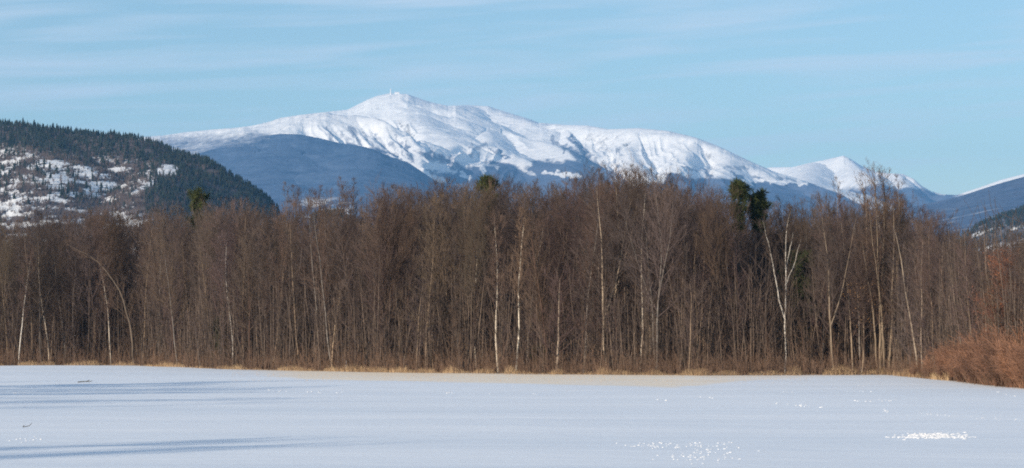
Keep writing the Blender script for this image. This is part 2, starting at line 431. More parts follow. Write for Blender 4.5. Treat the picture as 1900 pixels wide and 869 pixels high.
def build_mountains():
    mt = mat_mountain('snowy_mountain', (0.08, 0.11, 0.185), (0.155, 0.185, 0.27))  # forest tones tinted blue, painted haze on top of the haze volume
    SKY = [(650, 200, 18.5), (680, 186, 18.4), (700, 178, 18.3), (722, 173.5, 18.15), (757, 175, 17.95), (770, 180, 17.95), (800, 190, 18.1), (830, 196.5, 18.4), (870, 195.5, 18.8), (905, 197, 18.8),
           (940, 208, 18.5), (985, 222, 18), (1000, 228, 17.9), (1050, 232, 17.8), (1090, 233, 17.6), (1130, 240, 17.3), (1185, 238, 17.0), (1240, 243, 16.8),
           (1290, 255, 16.5), (1330, 270, 16.3), (1360, 284, 16.1), (1400, 303, 15.9), (1440, 320, 15.7), (1480, 332, 15.5), (1520, 345, 15.3), (1570, 363, 15.0), (1640, 395, 14.6)]
    ridges = [
        dict(p=[(150, 275, 16.2), (250, 259, 16.1), (300, 252, 16), (340, 246, 15.95), (400, 240, 15.9), (470, 233, 15.8), (500, 226, 15.75), (520, 219, 15.7), (560, 213, 15.65), (600, 208, 15.6), (645, 204, 15.5)], slope=0.36, w=130, rib=0.16, ribw=150),
        dict(p=[(645, 204, 15.5), (690, 213, 15.3), (720, 224, 15.15), (745, 240, 15.0), (760, 262, 14.6), (768, 285, 14.1), (785, 312, 13.5), (820, 336, 12.9), (860, 365, 12.3)], slope=0.52, w=25, rib=0.26, ribw=120),
        dict(p=SKY[:6], slope=0.46, w=160, rib=0.05, ribw=260),
        dict(p=SKY[5:12], slope=0.38, w=90, rib=0.04, ribw=200),
        dict(p=SKY[11:17], slope=0.50, w=50, rib=0.22, ribw=110),
        dict(p=SKY[16:22], slope=0.42, w=70, rib=0.16, ribw=100),
        dict(p=SKY[21:], slope=0.34, w=70, rib=0.16, ribw=130),
        dict(p=[(757, 175, 18), (778, 200, 17.5), (792, 226, 16.9), (830, 246, 16.4), (850, 262, 16.0), (842, 290, 15.5)], slope=0.42, w=110, rib=0.06, ribw=160),
        dict(p=[(870, 196, 18.8), (880, 215, 18.0), (905, 236, 17.3), (915, 256, 16.7), (905, 266, 16.3), (890, 282, 15.8), (870, 312, 15.1)], slope=0.50, w=60, rib=0.22, ribw=110),
        dict(p=[(880, 218, 17.9), (935, 238, 17.4), (990, 254, 17.0), (1025, 266, 16.6), (1060, 284, 16.0), (1092, 306, 15.4), (1125, 336, 14.7)], slope=0.44, w=25, rib=0.05, ribw=240),
        dict(p=[(1050, 233, 17.8), (1062, 256, 17.3), (1080, 282, 16.7), (1105, 306, 16.2)], slope=0.65, w=15, rib=0.2, ribw=90),
        dict(p=[(1092, 234, 17.6), (1100, 262, 17.1), (1118, 290, 16.6), (1135, 322, 16.0)], slope=0.62, w=20, rib=0.25, ribw=80),
        dict(p=[(1185, 238, 17), (1180, 268, 16.5), (1190, 300, 16.0), (1210, 325, 15.5)], slope=0.6, w=40, rib=0.22, ribw=90),
        dict(p=[(1290, 255, 16.5), (1275, 285, 16.0), (1255, 315, 15.3), (1240, 345, 14.6)], slope=0.5, w=60, rib=0.15, ribw=120),
        dict(p=[(1360, 284, 16.1), (1345, 310, 15.6), (1330, 340, 14.8)], slope=0.5, w=60, rib=0.1, ribw=120),
        dict(p=[(1440, 320, 15.7), (1430, 335, 15.2), (1420, 360, 14.5)], slope=0.45, w=60, rib=0.1, ribw=120),
        dict(p=[(915, 256, 16.7), (945, 280, 15.9), (985, 298, 15.2), (1040, 304, 14.8), (1090, 322, 14.2), (1150, 350, 13.6)], slope=0.46, w=30, rib=0.15, ribw=120),
        dict(p=[(850, 262, 16.0), (815, 282, 15.2), (800, 305, 14.6), (830, 322, 14.0), (880, 345, 13.5)], slope=0.5, w=40, rib=0.2, ribw=110),
    ]
    TL = ([250, 300, 340, 400, 470, 540, 600, 650, 700, 760, 800, 840, 870, 910, 943, 985, 1000, 1050, 1092, 1120, 1145, 1170, 1230, 1245, 1300, 1322, 1360, 1385, 1440, 1500, 1560, 1640],
          [262, 256, 252, 250, 247, 254, 263, 272, 280, 305, 338, 326, 312, 296, 297, 306, 300, 299, 308, 330, 342, 348, 338, 322, 327, 329, 334, 333, 337, 345, 362, 395])

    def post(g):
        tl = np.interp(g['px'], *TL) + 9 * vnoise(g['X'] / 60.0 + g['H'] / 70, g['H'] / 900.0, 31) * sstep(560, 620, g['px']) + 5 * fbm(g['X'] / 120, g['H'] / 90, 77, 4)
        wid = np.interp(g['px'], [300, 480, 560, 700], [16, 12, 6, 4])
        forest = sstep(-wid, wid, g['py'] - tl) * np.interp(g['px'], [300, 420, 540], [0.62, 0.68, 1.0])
        forest = np.maximum(forest, 0.74 * strokes(g, FOREST_SHADE_PATCH)); forest = forest * (1 - strokes(g, SNOW_PATCH, 4))
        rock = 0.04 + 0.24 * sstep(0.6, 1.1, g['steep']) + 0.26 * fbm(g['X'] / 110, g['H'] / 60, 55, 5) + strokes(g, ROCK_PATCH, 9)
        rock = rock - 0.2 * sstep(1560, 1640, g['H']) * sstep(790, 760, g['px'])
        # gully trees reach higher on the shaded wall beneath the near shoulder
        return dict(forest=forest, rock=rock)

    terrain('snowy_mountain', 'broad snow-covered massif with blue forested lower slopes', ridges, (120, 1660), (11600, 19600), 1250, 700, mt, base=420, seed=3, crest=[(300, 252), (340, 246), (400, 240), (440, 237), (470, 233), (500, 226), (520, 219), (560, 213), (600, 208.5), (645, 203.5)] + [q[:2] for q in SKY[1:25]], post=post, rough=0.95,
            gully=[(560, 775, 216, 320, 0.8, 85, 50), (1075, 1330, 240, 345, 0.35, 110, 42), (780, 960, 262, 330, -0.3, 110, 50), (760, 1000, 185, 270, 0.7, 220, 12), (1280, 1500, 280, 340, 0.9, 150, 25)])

    # forested spur in front of the massif
    mf = mat_mountain('forested_spur', (0.055, 0.095, 0.18), (0.125, 0.17, 0.265), fs=0.006)  # blue of the distance haze partly painted into these wood colours
    B = [dict(p=[(200, 318, 12.0), (330, 296, 12.4), (395, 277, 12.8), (442, 262, 13), (490, 252, 13.2), (520, 248.5, 13.3), (555, 249.5, 13.2), (590, 256, 13), (632, 266, 12.8), (673, 272, 12.5), (695, 278, 12.3),
                 (729, 293, 12), (756, 301, 11.8), (770, 310, 11.5), (798, 329, 11.2), (811, 337, 11), (860, 368, 10.6), (930, 410, 10.2)], slope=0.24, w=120, rib=0.05, ribw=260),
         dict(p=[(545, 249, 13.2), (520, 290, 12.2), (500, 340, 11.2)], slope=0.28, w=200),
         dict(p=[(673, 272, 12.5), (680, 310, 11.7), (690, 350, 11.0)], slope=0.28, w=200)]

    def postB(g):
        f = 1.0 - 0.42 * sstep(292, 250, g['py']) * sstep(560, 430, g['px']) * sstep(0, 500, g['px'])
        n = fbm(g['X'] / 160, g['Y'] / 90, 21, 4)
        patch = sstep(0.05, 0.25, n) * sstep(360, 378, g['py']) * sstep(420, 398, g['py']) * sstep(545, 570, g['px']) * sstep(665, 635, g['px'])
        return dict(forest=f * (1 - 0.85 * patch), rock=0 * n)
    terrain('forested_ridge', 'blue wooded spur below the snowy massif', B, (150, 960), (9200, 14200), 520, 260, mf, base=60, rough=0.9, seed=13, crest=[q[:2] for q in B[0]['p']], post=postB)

    # white peak far to the right
    md = mat_mountain('white_peak', (0.08, 0.11, 0.185), (0.155, 0.185, 0.27))  # same forest tones with haze blue painted in
    D = [dict(p=[(1330, 325, 17.84), (1400, 314, 19.2), (1440, 310.5, 19.05), (1470, 310.5, 18.9), (1500, 303, 18.7), (1530, 297, 18.5), (1565, 289, 18.2), (1580, 296, 18.2), (1600, 309, 18.09), (1625, 319, 18.09), (1650, 322, 18.09),
                  (1676, 323, 17.93), (1695, 332, 17.76), (1710, 345, 17.60), (1727, 355, 17.43), (1750, 361, 17.26), (1775, 362, 17.10), (1820, 347, 17.10), (1860, 333, 17.10), (1900, 323, 17.10), (1980, 305, 17.10)], slope=0.75, w=25, rib=0.15, ribw=140),
         dict(p=[(1576, 292, 18.26), (1612, 322, 17.43), (1640, 350, 16.77), (1660, 372, 16.18)], slope=0.55, w=20, rib=0.2, ribw=120),
         dict(p=[(1510, 302, 18.26), (1500, 335, 17.43), (1520, 365, 16.77)], slope=0.6, w=120, rib=0.06, ribw=160),
         dict(p=[(1665, 322, 17.93), (1690, 350, 17.26), (1720, 372, 16.60)], slope=0.5, w=30, rib=0.3, ribw=110)]

    def postD(g):
        tl = np.interp(g['px'], [1440, 1560, 1620, 1680, 1740, 1800], [1030, 985, 990, 1010, 1005, 950])
        f = sstep(45, -45, g['H'] - tl - 60 * fbm(g['X'] / 230, g['Y'] / 230, 71, 4))
        rock = 0.05 + 0.22 * sstep(0.8, 1.3, g['steep']) + 0.22 * fbm(g['X'] / 150, g['Y'] / 150, 56, 5) - 0.15 * sstep(1590, 1560, g['px']) + 0.35 * sstep(1640, 1680, g['px']) * sstep(1750, 1720, g['px'])
        return dict(forest=f, rock=rock)
    terrain('white_mountain', 'pointed snow-white peak beyond the big massif', D, (1310, 2000), (15300, 19500), 560, 380, md, base=500, seed=23, crest=[q[:2] for q in D[0]['p'][2:]], post=postD)

    # blue ridge at the right edge
    me_ = mat_mountain('right_ridge', (0.06, 0.09, 0.165), (0.13, 0.16, 0.24), fs=0.008)  # wood colours bluer than the trees, some haze painted in
    E = [dict(p=[(1500, 430, 9.0), (1600, 404, 9.3), (1680, 386, 9.6), (1740, 374, 9.8), (1780, 364.5, 10), (1820, 351.5, 10), (1860, 339, 10), (1900, 328, 10), (1990, 305, 10)], slope=0.30, w=60, rib=0.06, ribw=150),
         dict(p=[(1900, 328, 10), (1850, 385, 8.6), (1800, 420, 7.8)], slope=0.3, w=120)]
    def postE(g):
        n = fbm(g['X'] / 110, g['Y'] / 60, 29, 5)
        return dict(forest=1.0 - 0.4 * sstep(0.1, 0.5, n) * sstep(365, 400, g['py']), rock=0 * n)
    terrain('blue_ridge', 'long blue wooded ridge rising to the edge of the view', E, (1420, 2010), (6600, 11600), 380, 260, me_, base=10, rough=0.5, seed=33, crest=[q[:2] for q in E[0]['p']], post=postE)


def fir_batch(P, h, w, sides=6, tiers=4, rng=R):
    """tiered conifer crowns: P (N,3), h (N), w (N)"""
    N = len(P); an = np.arange(sides) * 2 * math.pi / sides
    V = []; T = []; n = 0
    for k in range(tiers):
        z0 = 0.12 + 0.86 * k / tiers * 0.92; z1 = min(1.0, z0 + 1.55 * 0.88 / tiers)
        r = (1 - z0) ** 0.85 * w[:, None] * rng.uniform(0.6, 1.25, (N, sides))
        ph = rng.uniform(0, 6.28, N)[:, None]
        ring = np.stack([P[:, None, 0] + r * np.cos(an + ph), P[:, None, 1] + r * np.sin(an + ph),
                         P[:, None, 2] + h[:, None] * (z0 + rng.uniform(-0.04, 0.04, (N, sides)))], -1)
        top = np.stack([P[:, 0] + rng.normal(0, .04, N) * w, P[:, 1], P[:, 2] + h * z1], -1)[:, None, :]
        V.append(np.concatenate([ring, top], 1).reshape(-1, 3))
        i = n + np.arange(N)[:, None] * (sides + 1); q = np.arange(sides)[None, :]
        T.append(np.stack([i + q, i + (q + 1) % sides, i + sides + 0 * q], -1).reshape(-1, 3))
        n += N * (sides + 1)
    return np.concatenate(V), np.concatenate(T)


FIRS = []


def fir_meshes():
    for k in range(5):
        rng = np.random.default_rng(100 + k); b = Buf()
        P = np.zeros((1, 3)); V, T = fir_batch(P, np.array([10.0]), np.array([2.0 + 0.35 * k]), 9, 7, rng); b.add(V, None, T, 0)
        tr = np.array([[[0, 0, -1.5], [0, 0, 1.5], [0, 0, 9.0]]], float); V, Q = tubes(tr, np.array([[.28, .24, .04]]), 6); b.add(V, Q, None, 1)
        FIRS.append(b.build('fir_tree', [M_FIR, M_FIRTRUNK]))


def sampler(us, Ys, H):
    def f(x, y):
        u = x / y; i = (u - us[0]) / (us[1] - us[0]); j = (y - Ys[0]) / (Ys[1] - Ys[0])
        i = np.clip(i, 0, len(us) - 1.001); j = np.clip(j, 0, len(Ys) - 1.001); a = i.astype(int); b = j.astype(int); fx = i - a; fy = j - b
        return (H[b, a] * (1 - fx) + H[b, a + 1] * fx) * (1 - fy) + (H[b + 1, a] * (1 - fx) + H[b + 1, a + 1] * fx) * fy
    return f


def build_left_hill():
    m = mat_mountain('ledge_hill', (0.06, 0.049, 0.046), (0.19, 0.15, 0.14), rock=(0.17, 0.15, 0.145), fs=0.05, speck=0.3)
    L = [dict(p=[(-700, 190, 3.8), (-300, 215, 3.7), (-100, 232, 3.6), (0, 237, 3.5), (60, 241, 3.5), (100, 248, 3.5), (180, 257, 3.45), (260, 264, 3.4), (290, 274, 3.4), (320, 287, 3.4), (350, 296, 3.4), (385, 303, 3.35), (430, 328, 3.3),
                  (460, 345, 3.25), (485, 362, 3.22), (505, 378, 3.2), (518, 394, 3.17), (535, 425, 3.1), (560, 470, 3.05), (620, 560, 3.0)], slope=0.40, w=25),
         dict(p=[(60, 241, 3.5), (90, 300, 3.2), (60, 350, 3.0)], slope=0.45, w=40),
         dict(p=[(290, 274, 3.4), (310, 310, 3.25), (270, 350, 3.05), (250, 400, 2.85)], slope=0.45, w=20)]

    hold = {}

    def post(g):
        n = fbm(g['X'] / 20, g['H'] / 6.5, 121, 6, 0.80)
        dcr = g['d']
        zone = sstep(18, 60, g['py'] - np.interp(g['px'], [-50, 0, 100, 180, 260, 350, 430, 515], [225, 237, 246, 257, 264, 296, 331, 380]))
        big = fbm(g['X'] / 130, g['Y'] / 80, 131, 3)
        reg = np.interp(g['px'], [0, 60, 150, 280, 335, 380, 420, 500], [1, 1, .9, .8, 0.5, .15, -0.1, -0.4]) - 0.9 * sstep(250, 300, g['px']) * sstep(328, 345, g['py'])
        patch = sstep(0.0, 0.09, n + 0.22 * big + 0.12 * (reg - 0.9) * 3 - 0.01) * zone
        blob = np.exp(-((g['px'] - 310) / 26) ** 2 - ((g['py'] - 317) / 13) ** 2)
        patch = np.maximum(patch, sstep(0.35, 0.6, blob + 0.25 * n))
        patch = patch * sstep(0, 0.5, reg + 0.3)
        hold['patch'] = patch; hold['zone'] = zone; hold['reg'] = reg
        spk = fbm(g['X'] / 12, g['Y'] / 7, 141, 3)
        rock = 0.15 + 0.45 * sstep(0.5, 1.1, g['steep']) + 0.35 * spk
        return dict(forest=1 - patch, rock=rock)

    # ledges: terrace the height a little through noise
    us, Ys, H = terrain('left_hill', 'low wooded hill with snowy ledges and dark firs on its crest', L, (-700, 760), (2450, 4100), 900, 420, m, base=5, rough=0.75, seed=43, crest=[(-300, 207), (-100, 226), (0, 231), (60, 236), (100, 243), (180, 252), (260, 259), (290, 269), (320, 282), (350, 291), (385, 299)] + [q[:2] for q in L[0]['p'][12:-1]], post=post, warp=40)
    f = sampler(us, Ys, H); fp = sampler(us, Ys, hold['patch']); fz = sampler(us, Ys, hold['zone']); fr = sampler(us, Ys, hold['reg'])
    # visible belt of firs, one mass
    N = 30000
    px = R.uniform(-60, 640, N); y = R.uniform(2550, 3700, N); x = ray(px, 300)[0] * y
    z = f(x, y); p = fp(x, y); zn = fz(x, y); cl = fbm(x / 35, y / 35, 151, 3); rg = fr(x, y)
    pyy = 640 - (z - CAMZ) / y * F
    fir_zone = np.maximum(1 - zn, sstep(0.75, 0.35, rg))
    low = sstep(350, 400, pyy) * sstep(380, 300, px)
    isfir = R.random(N) < np.clip(fir_zone * 0.85 + (1 - fir_zone) * (0.28 + 0.75 * cl) - 0.45 * low, 0.04, 0.92)
    keep = ((p < 0.45) | (R.random(N) < 0.16)) & (R.random(N) < np.where(isfir, 0.62, 0.75)) & (z > 20)
    a = keep & isfir
    hh = R.uniform(5.5, 10.5, a.sum())
    V, T = fir_batch(np.stack([x, y, z - 0.8], -1)[a], hh, hh * R.uniform(0.17, 0.27, a.sum()), 5, 3)
    tag(obj('fir_woods', mesh('fir_woods', V, None, T, [M_FIR])), 'dark fir woods covering the slope of the ledgy hill', 'woods', kind='stuff')
    b = keep & ~isfir
    n = b.sum(); P = np.stack([x, y, z - 0.5], -1)[b]
    bb = np.repeat(np.arange(n), 7); P0 = P[bb] + R.normal(0, 0.5, (n * 7, 3)) * [1, 1, 0]
    Dv = R.normal(0, 0.35, (n * 7, 3)) + [0, 0, 1]
    PP = grow(P0, Dv, R.uniform(4, 7.5, n * 7), 3, 0.05, 0.08)
    V, Q = tubes(PP, np.broadcast_to(np.array([[.16, .17, .03]]), (n * 7, 3)), 3)
    tag(obj('hillside_scrub', mesh('hillside_scrub', V, Q, None, [M_SCRUB])), 'grey-brown leafless scrub between the snowy ledges of the hill', 'scrub', kind='stuff')
    # firs along the crest, each its own
    def crest(pxs, cpy, Y0, hs, label, group, ff):
        for i, (q, hgt) in enumerate(zip(pxs, hs)):
            yy = Y0(q); best = None
            xx = float(ray(q, 300)[0] * yy); zz = float(ff(np.array([xx]), np.array([yy]))[0])
            o = obj('fir_tree', FIRS[int(R.integers(5))], None, (xx, yy, zz - 0.4)); s = hgt / 10.0
            o.scale = (s * R.uniform(.85, 1.2), s * R.uniform(.85, 1.2), s); o.rotation_euler = (0, 0, R.uniform(0, 6.28))
            tag(o, label(q, hgt), 'fir tree', group)
    pxs = []; q = -8.0
    while q < 520: pxs.append(q); q += R.uniform(3.2, 6.2)
    special = {42: 14.5, 63: 11.5, 98: 12.0, 105: 11.5, 205: 11.5, 212: 11, 300: 10, 374: 12, 381: 10.5, 412: 10, 452: 9.5, 480: 9.5}
    for s in special: pxs.append(float(s))
    hs = [special.get(int(q), R.uniform(5.6, 9.2)) if q in special else R.uniform(5.6, 9.2) for q in pxs]

    def lab(q, hgt):
        if q == 42: return 'tallest pointed dark fir on the crest near the top of the ledgy hill'
        if hgt > 11.4: return 'dark fir standing taller than its neighbours on the ledgy hill crest'
        if q < 120: return 'dark fir in the row along the level top of the ledgy hill'
        if q < 290: return 'dark fir in the row along the gently falling crest of the ledgy hill'
        if q < 400: return 'dark fir on the hill crest where it crosses the white ridge behind'
        return 'dark fir on the steep end of the ledgy hill against blue slopes'
    crest(pxs, None, lambda q: float(np.interp(q, [-100, 100, 300, 430, 515, 560], [3560, 3490, 3395, 3295, 3190, 3080])) + R.uniform(-14, 8), hs, lab, 'fir trees along the hill crest', f)

    # dark hill at the right edge
    m2 = mat_mountain('right_dark_hill', (0.06, 0.07, 0.085), (0.20, 0.19, 0.20), fs=0.03)
    Rr = [dict(p=[(1650, 500, 4.0), (1700, 478, 4.1), (1760, 450, 4.3), (1790, 433, 4.4), (1805, 426, 4.45), (1822, 417, 4.5), (1844, 407, 4.5), (1877, 396, 4.5), (1900, 386, 4.5), (1960, 362, 4.6), (2100, 330, 4.7)], slope=0.4, w=25)]

    def post2(g):
        n = fbm(g['X'] / 70, g['Y'] / 22, 161, 4)
        return dict(forest=1 - 0.8 * sstep(0.08, 0.3, n) * sstep(408, 430, g['py']), rock=0.2 + 0 * n)
    us, Ys, H = terrain('dark_hill', 'dark wooded hillside low at the edge of the view', Rr, (1600, 2100), (3300, 5000), 300, 260, m2, base=4, rough=0.6, seed=53, crest=[q[:2] for q in Rr[0]['p']], post=post2, warp=40)
    f2 = sampler(us, Ys, H)
    N = 9000; px = R.uniform(1640, 1960, N); y = R.uniform(3600, 4600, N); x = ray(px, 300)[0] * y; z = f2(x, y)
    pyy = 640 - (z - CAMZ) / y * F
    k = (z > 20) & (R.random(N) < np.clip(0.75 + 0.9 * fbm(x / 60, y / 30, 171, 3) - 0.5 * sstep(415, 440, pyy), 0.03, .9)); hh = R.uniform(7, 12, k.sum())
    V, T = fir_batch(np.stack([x, y, z - 0.8], -1)[k], hh, hh * 0.24, 5, 3)
    tag(obj('fir_woods', mesh('fir_woods', V, None, T, [M_FIR])), 'dark fir woods on the low hillside at the edge of the view', 'woods', kind='stuff')
    pxs = list(np.arange(1786, 1906, 5.5) + R.uniform(-1.5, 1.5, 22)); hs = list(R.uniform(7, 11, 22))
    crest(pxs, None, lambda q: float(np.interp(q, [1790, 1822, 1900], [4400, 4500, 4500])), hs, lambda q, h: 'small dark fir on the crest of the low hill below the blue ridge', 'fir trees along the low dark hill', f2)


# ---------------------------------------------------------------- bare trees
def bare_tree(seed, H=16.0, r0=0.14, clear=0.35, n1=26, l1=0.26, a1=(28, 55), n2=7, n3=6, n4=2, lean=0.02, up1=0.10, trunk_pts=None, twig=0.0085, fork=0, m0=14, path=None):
    """returns trunk arrays (verts, quads) and crown arrays"""
    rng = np.random.default_rng(seed)
    if path is not None:
        pp = np.array(path, float); t = np.linspace(0, 1, m0); s = np.linspace(0, 1, len(pp))
        P = np.stack([np.interp(t, s, pp[:, i]) for i in range(3)], -1)[None]
        P = P + np.cumsum(rng.normal(0, 0.05, P.shape), 1)
    else:
        D = np.array([[rng.normal(0, lean), rng.normal(0, lean), 1.0]])
        P = grow(np.array([[0, 0, -0.3]]), D, np.array([H * 0.97]), m0, 0.04, 0.035, rng)
    s0 = np.linspace(0, 1, m0)
    Rr = (r0 * ((1 - s0) ** 0.75 * 0.93 + 0.07) * (1 + 0.35 * np.exp(-s0 * 30)))[None]
    TP, TR = [P], [Rr]
    if fork:
        for k in range(fork):
            s = np.array([rng.uniform(0.25, 0.5)]); p, d, r = sample(P, Rr, np.zeros(1, int), s)
            dd = offshoot(d, np.radians(rng.uniform(10, 24, 1)), rng)
            Q1 = grow(p, dd, np.array([H * (1 - s[0]) * rng.uniform(.8, .98)]), m0, 0.05, 0.04, rng)
            TP.append(Q1); TR.append((r[0] * 0.75 * ((1 - s0) ** 0.8 * 0.93 + 0.07))[None])
    tb = Buf()
    for a, b in zip(TP, TR): V, Q = tubes(a, b, 8); tb.add(V, Q)
    A = np.concatenate(TP); B = np.concatenate(TR); nT = len(TP)
    # limbs
    N = n1 * nT; par = np.repeat(np.arange(nT), n1); s = clear + (0.98 - clear) * ((np.tile(np.arange(n1), nT) + rng.random(N)) / n1)
    if nT > 1: s = np.where(par > 0, 0.15 + 0.85 * (s - clear) / (1 - clear), s)
    s = np.clip(s, 0, 0.985)
    p, d, r = sample(A, B, par, s); az = np.arange(N) * 2.4 + rng.normal(0, .4, N)
    dd = offshoot(d, np.radians(rng.uniform(a1[0], a1[1], N)), rng, az)
    Ll = H * l1 * (0.35 + 0.9 * np.sqrt(np.clip(1 - s, 0, 1))) * rng.uniform(0.6, 1.15, N)
    L1 = grow(p, dd, Ll, 6, up1, 0.09, rng); R1 = np.minimum(r * 0.6, 0.0085 * Ll + 0.007)[:, None] * np.linspace(1, 0.3, 6)[None]
    cb = Buf(); V, Q = tubes(L1, R1, 5); cb.add(V, Q)
    # secondaries
    par = np.repeat(np.arange(N), n2); M = len(par); s = rng.uniform(0.12, 0.98, M); p, d, r = sample(L1, R1, par, s)
    L2l = Ll[par] * rng.uniform(0.28, 0.62, M) * (1.1 - 0.5 * s)
    L2 = grow(p, offshoot(d, np.radians(rng.uniform(22, 52, M)), rng), L2l, 4, 0.13, 0.12, rng)
    R2 = np.maximum(np.minimum(r * 0.65, 0.02), twig)[:, None] * np.linspace(1, 0.5, 4)[None]
    V, Q = tubes(L2, R2, 3); cb.add(V, Q)
    # twigs
    par = np.repeat(np.arange(M), n3); K = len(par); s = rng.uniform(0.15, 1.0, K); p, d, r = sample(L2, R2, par, np.minimum(s, .999))
    L3l = np.clip(L2l[par] * rng.uniform(0.3, 0.7, K), 0.25, 1.1)
    L3 = grow(p, offshoot(d, np.radians(rng.uniform(18, 50, K)), rng), L3l, 3, 0.15, 0.14, rng)
    R3 = np.broadcast_to(np.array([[1.0, 0.8, 0.35]]), (K, 3)) * twig * 0.85
    V, Q = tubes(L3, R3, 3); cb.add(V, Q)
    if n4:
        par = np.repeat(np.arange(K), n4); W = len(par); s = rng.uniform(0.2, 0.999, W); p, d, r = sample(L3, R3, par, s)
        L4 = grow(p, offshoot(d, np.radians(rng.uniform(20, 45, W)), rng), L3l[par] * rng.uniform(.35, .7, W), 2, 0.1, 0.1, rng)
        V, Q = tubes(L4, np.broadcast_to(np.array([[.75, .4]]), (W, 2)) * twig * 0.85, 3); cb.add(V, Q)
    return tb, cb, L3[:, -1]


PROTO = {}


def proto(key, mats=(M_BARK, M_TWIG), **kw):
    tb, cb, tips = bare_tree(**kw)
    PROTO[key] = (tb.build('trunk', [mats[0]], True), cb.build('crown', [mats[1]], False), kw.get('H', 16.0), tips)


def put_tree(key, px, Y, topy, color, crown, label, rot=None, name='bare_tree', cat='tree', group='bare trees of the wood', w=1.0, x=None, H=None):
    t, c, H0, _ = PROTO[key]
    if x is None: x = float(ray(px, 640)[0] * Y)
    z = float(gz(x, Y))
    if H is None: H = float(CAMZ + ray(px, topy)[1] * Y) - z
    r = bpy.data.objects.new(name, None); COL.objects.link(r); r.location = (x, Y, z)
    s = H / H0; sw = s * w * (H / 15.0) ** -0.25
    r.scale = (sw, sw, s); r.rotation_euler = (0, 0, R.uniform(0, 6.28) if rot is None else rot)
    tag(r, label, cat, group)
    a = obj('trunk', t, r); b = obj('crown', c, r)
    a.color = (*color, 1); b.color = (*crown, 1)
    return r


TOP = np.array([(-60, 400), (0, 402), (60, 398), (130, 390), (200, 382), (260, 386), (330, 384), (370, 392), (400, 376), (440, 370), (500, 374), (530, 352), (560, 372), (590, 352), (620, 366), (650, 340), (680, 368), (720, 352), (750, 336), (790, 334),
                (820, 345), (850, 338), (900, 342), (940, 322), (980, 345), (1010, 332), (1050, 345), (1080, 326), (1110, 314), (1140, 332), (1165, 308), (1200, 322), (1240, 320), (1260, 340), (1300, 348), (1345, 362), (1400, 372), (1440, 378),
                (1480, 370), (1520, 364), (1560, 355), (1590, 372), (1620, 365), (1660, 352), (1690, 378), (1710, 390), (1750, 392), (1790, 425), (1820, 446), (1860, 448), (1900, 436), (1960, 430)], float)

BARKS = {'grey': (0.125, 0.105, 0.094), 'pale tan': (0.26, 0.195, 0.14), 'brown': (0.085, 0.062, 0.05), 'reddish brown': (0.125, 0.078, 0.06), 'silvery': (0.25, 0.225, 0.205)}
WHITE = (0.66, 0.63, 0.58)


def crown_col():
    b = np.array([0.108, 0.078, 0.066]) * R.uniform(0.75, 1.3); b[2] *= R.uniform(0.85, 1.15); b[0] *= R.uniform(0.9, 1.08)
    return tuple(b)


def region(px):
    for lim, t in ((170, 'below the snowy ledges of the hill'), (420, 'below the steep end of the fir hill'), (560, 'below the gap beside the fir hill'), (760, 'below the blue wooded spur'),
                   (880, 'below the summit with the tower'), (1080, 'below the middle of the snowy massif'), (1250, 'below the rocky snow bowl'), (1345, 'between the snow bowl and the twin pines'),
                   (1450, 'below the twin pines'), (1540, 'just past the twin pines'), (1700, 'below the pointed white peak'), (1790, 'below the blue ridge'), (2100, 'behind the red-brown thicket')):
        if px < lim: return t


def build_protos():
    for k in range(10):
        proto('s%d' % k, seed=200 + k, H=16, r0=0.075 + 0.010 * (k % 4), clear=0.14 + 0.05 * (k % 5), n1=26, l1=0.20 + 0.014 * (k % 4), a1=(20, 50), fork=1 if k in (3, 7) else 0, lean=0.04, n4=1, twig=0.0078)
    for k in range(4):
        proto('b%d' % k, seed=230 + k, H=16, r0=0.115, clear=0.2, n1=22, l1=0.25, a1=(18, 42), fork=2, lean=0.04, n3=5, n4=1)
    for k in range(4):
        proto('sap%d' % k, seed=250 + k, H=7, r0=0.05, clear=0.18, n1=18, l1=0.26, a1=(20, 45), n2=5, n3=4, n4=1, lean=0.05, twig=0.008)
    for k in range(3):
        proto('w%d' % k, mats=(M_BIRCH, M_TWIG), seed=270 + k, H=15, r0=0.095, clear=0.4, n1=22, l1=0.18, a1=(20, 42), lean=0.015 + .012 * k)
    # arching tree
    proto('arch', seed=291, H=13, r0=0.12, clear=0.30, n1=20, l1=0.20, a1=(20, 60), n3=4, n4=1,
          path=[(0, 0, -.3), (-0.2, 0, 2.2), (-0.6, 0, 4.6), (-1.4, 0, 7.0), (-2.7, 0, 9.2), (-4.4, 0, 10.9), (-6.6, 0, 11.9)])
    # tall airy tree and tree with stout low branches
    proto('tall', seed=293, H=17, r0=0.17, clear=0.30, n1=26, l1=0.15, a1=(14, 32), fork=2, lean=0.01, n2=6, n3=4, n4=1, up1=0.14)
    proto('wisp', seed=294, H=17, r0=0.11, clear=0.45, n1=24, l1=0.13, a1=(14, 34), n2=6, n3=4, n4=1, lean=0.02, up1=0.14, twig=0.011)
    proto('lowbranch', seed=296, H=10, r0=0.13, clear=0.16, n1=26, l1=0.34, a1=(32, 62), lean=0.02, up1=0.05)


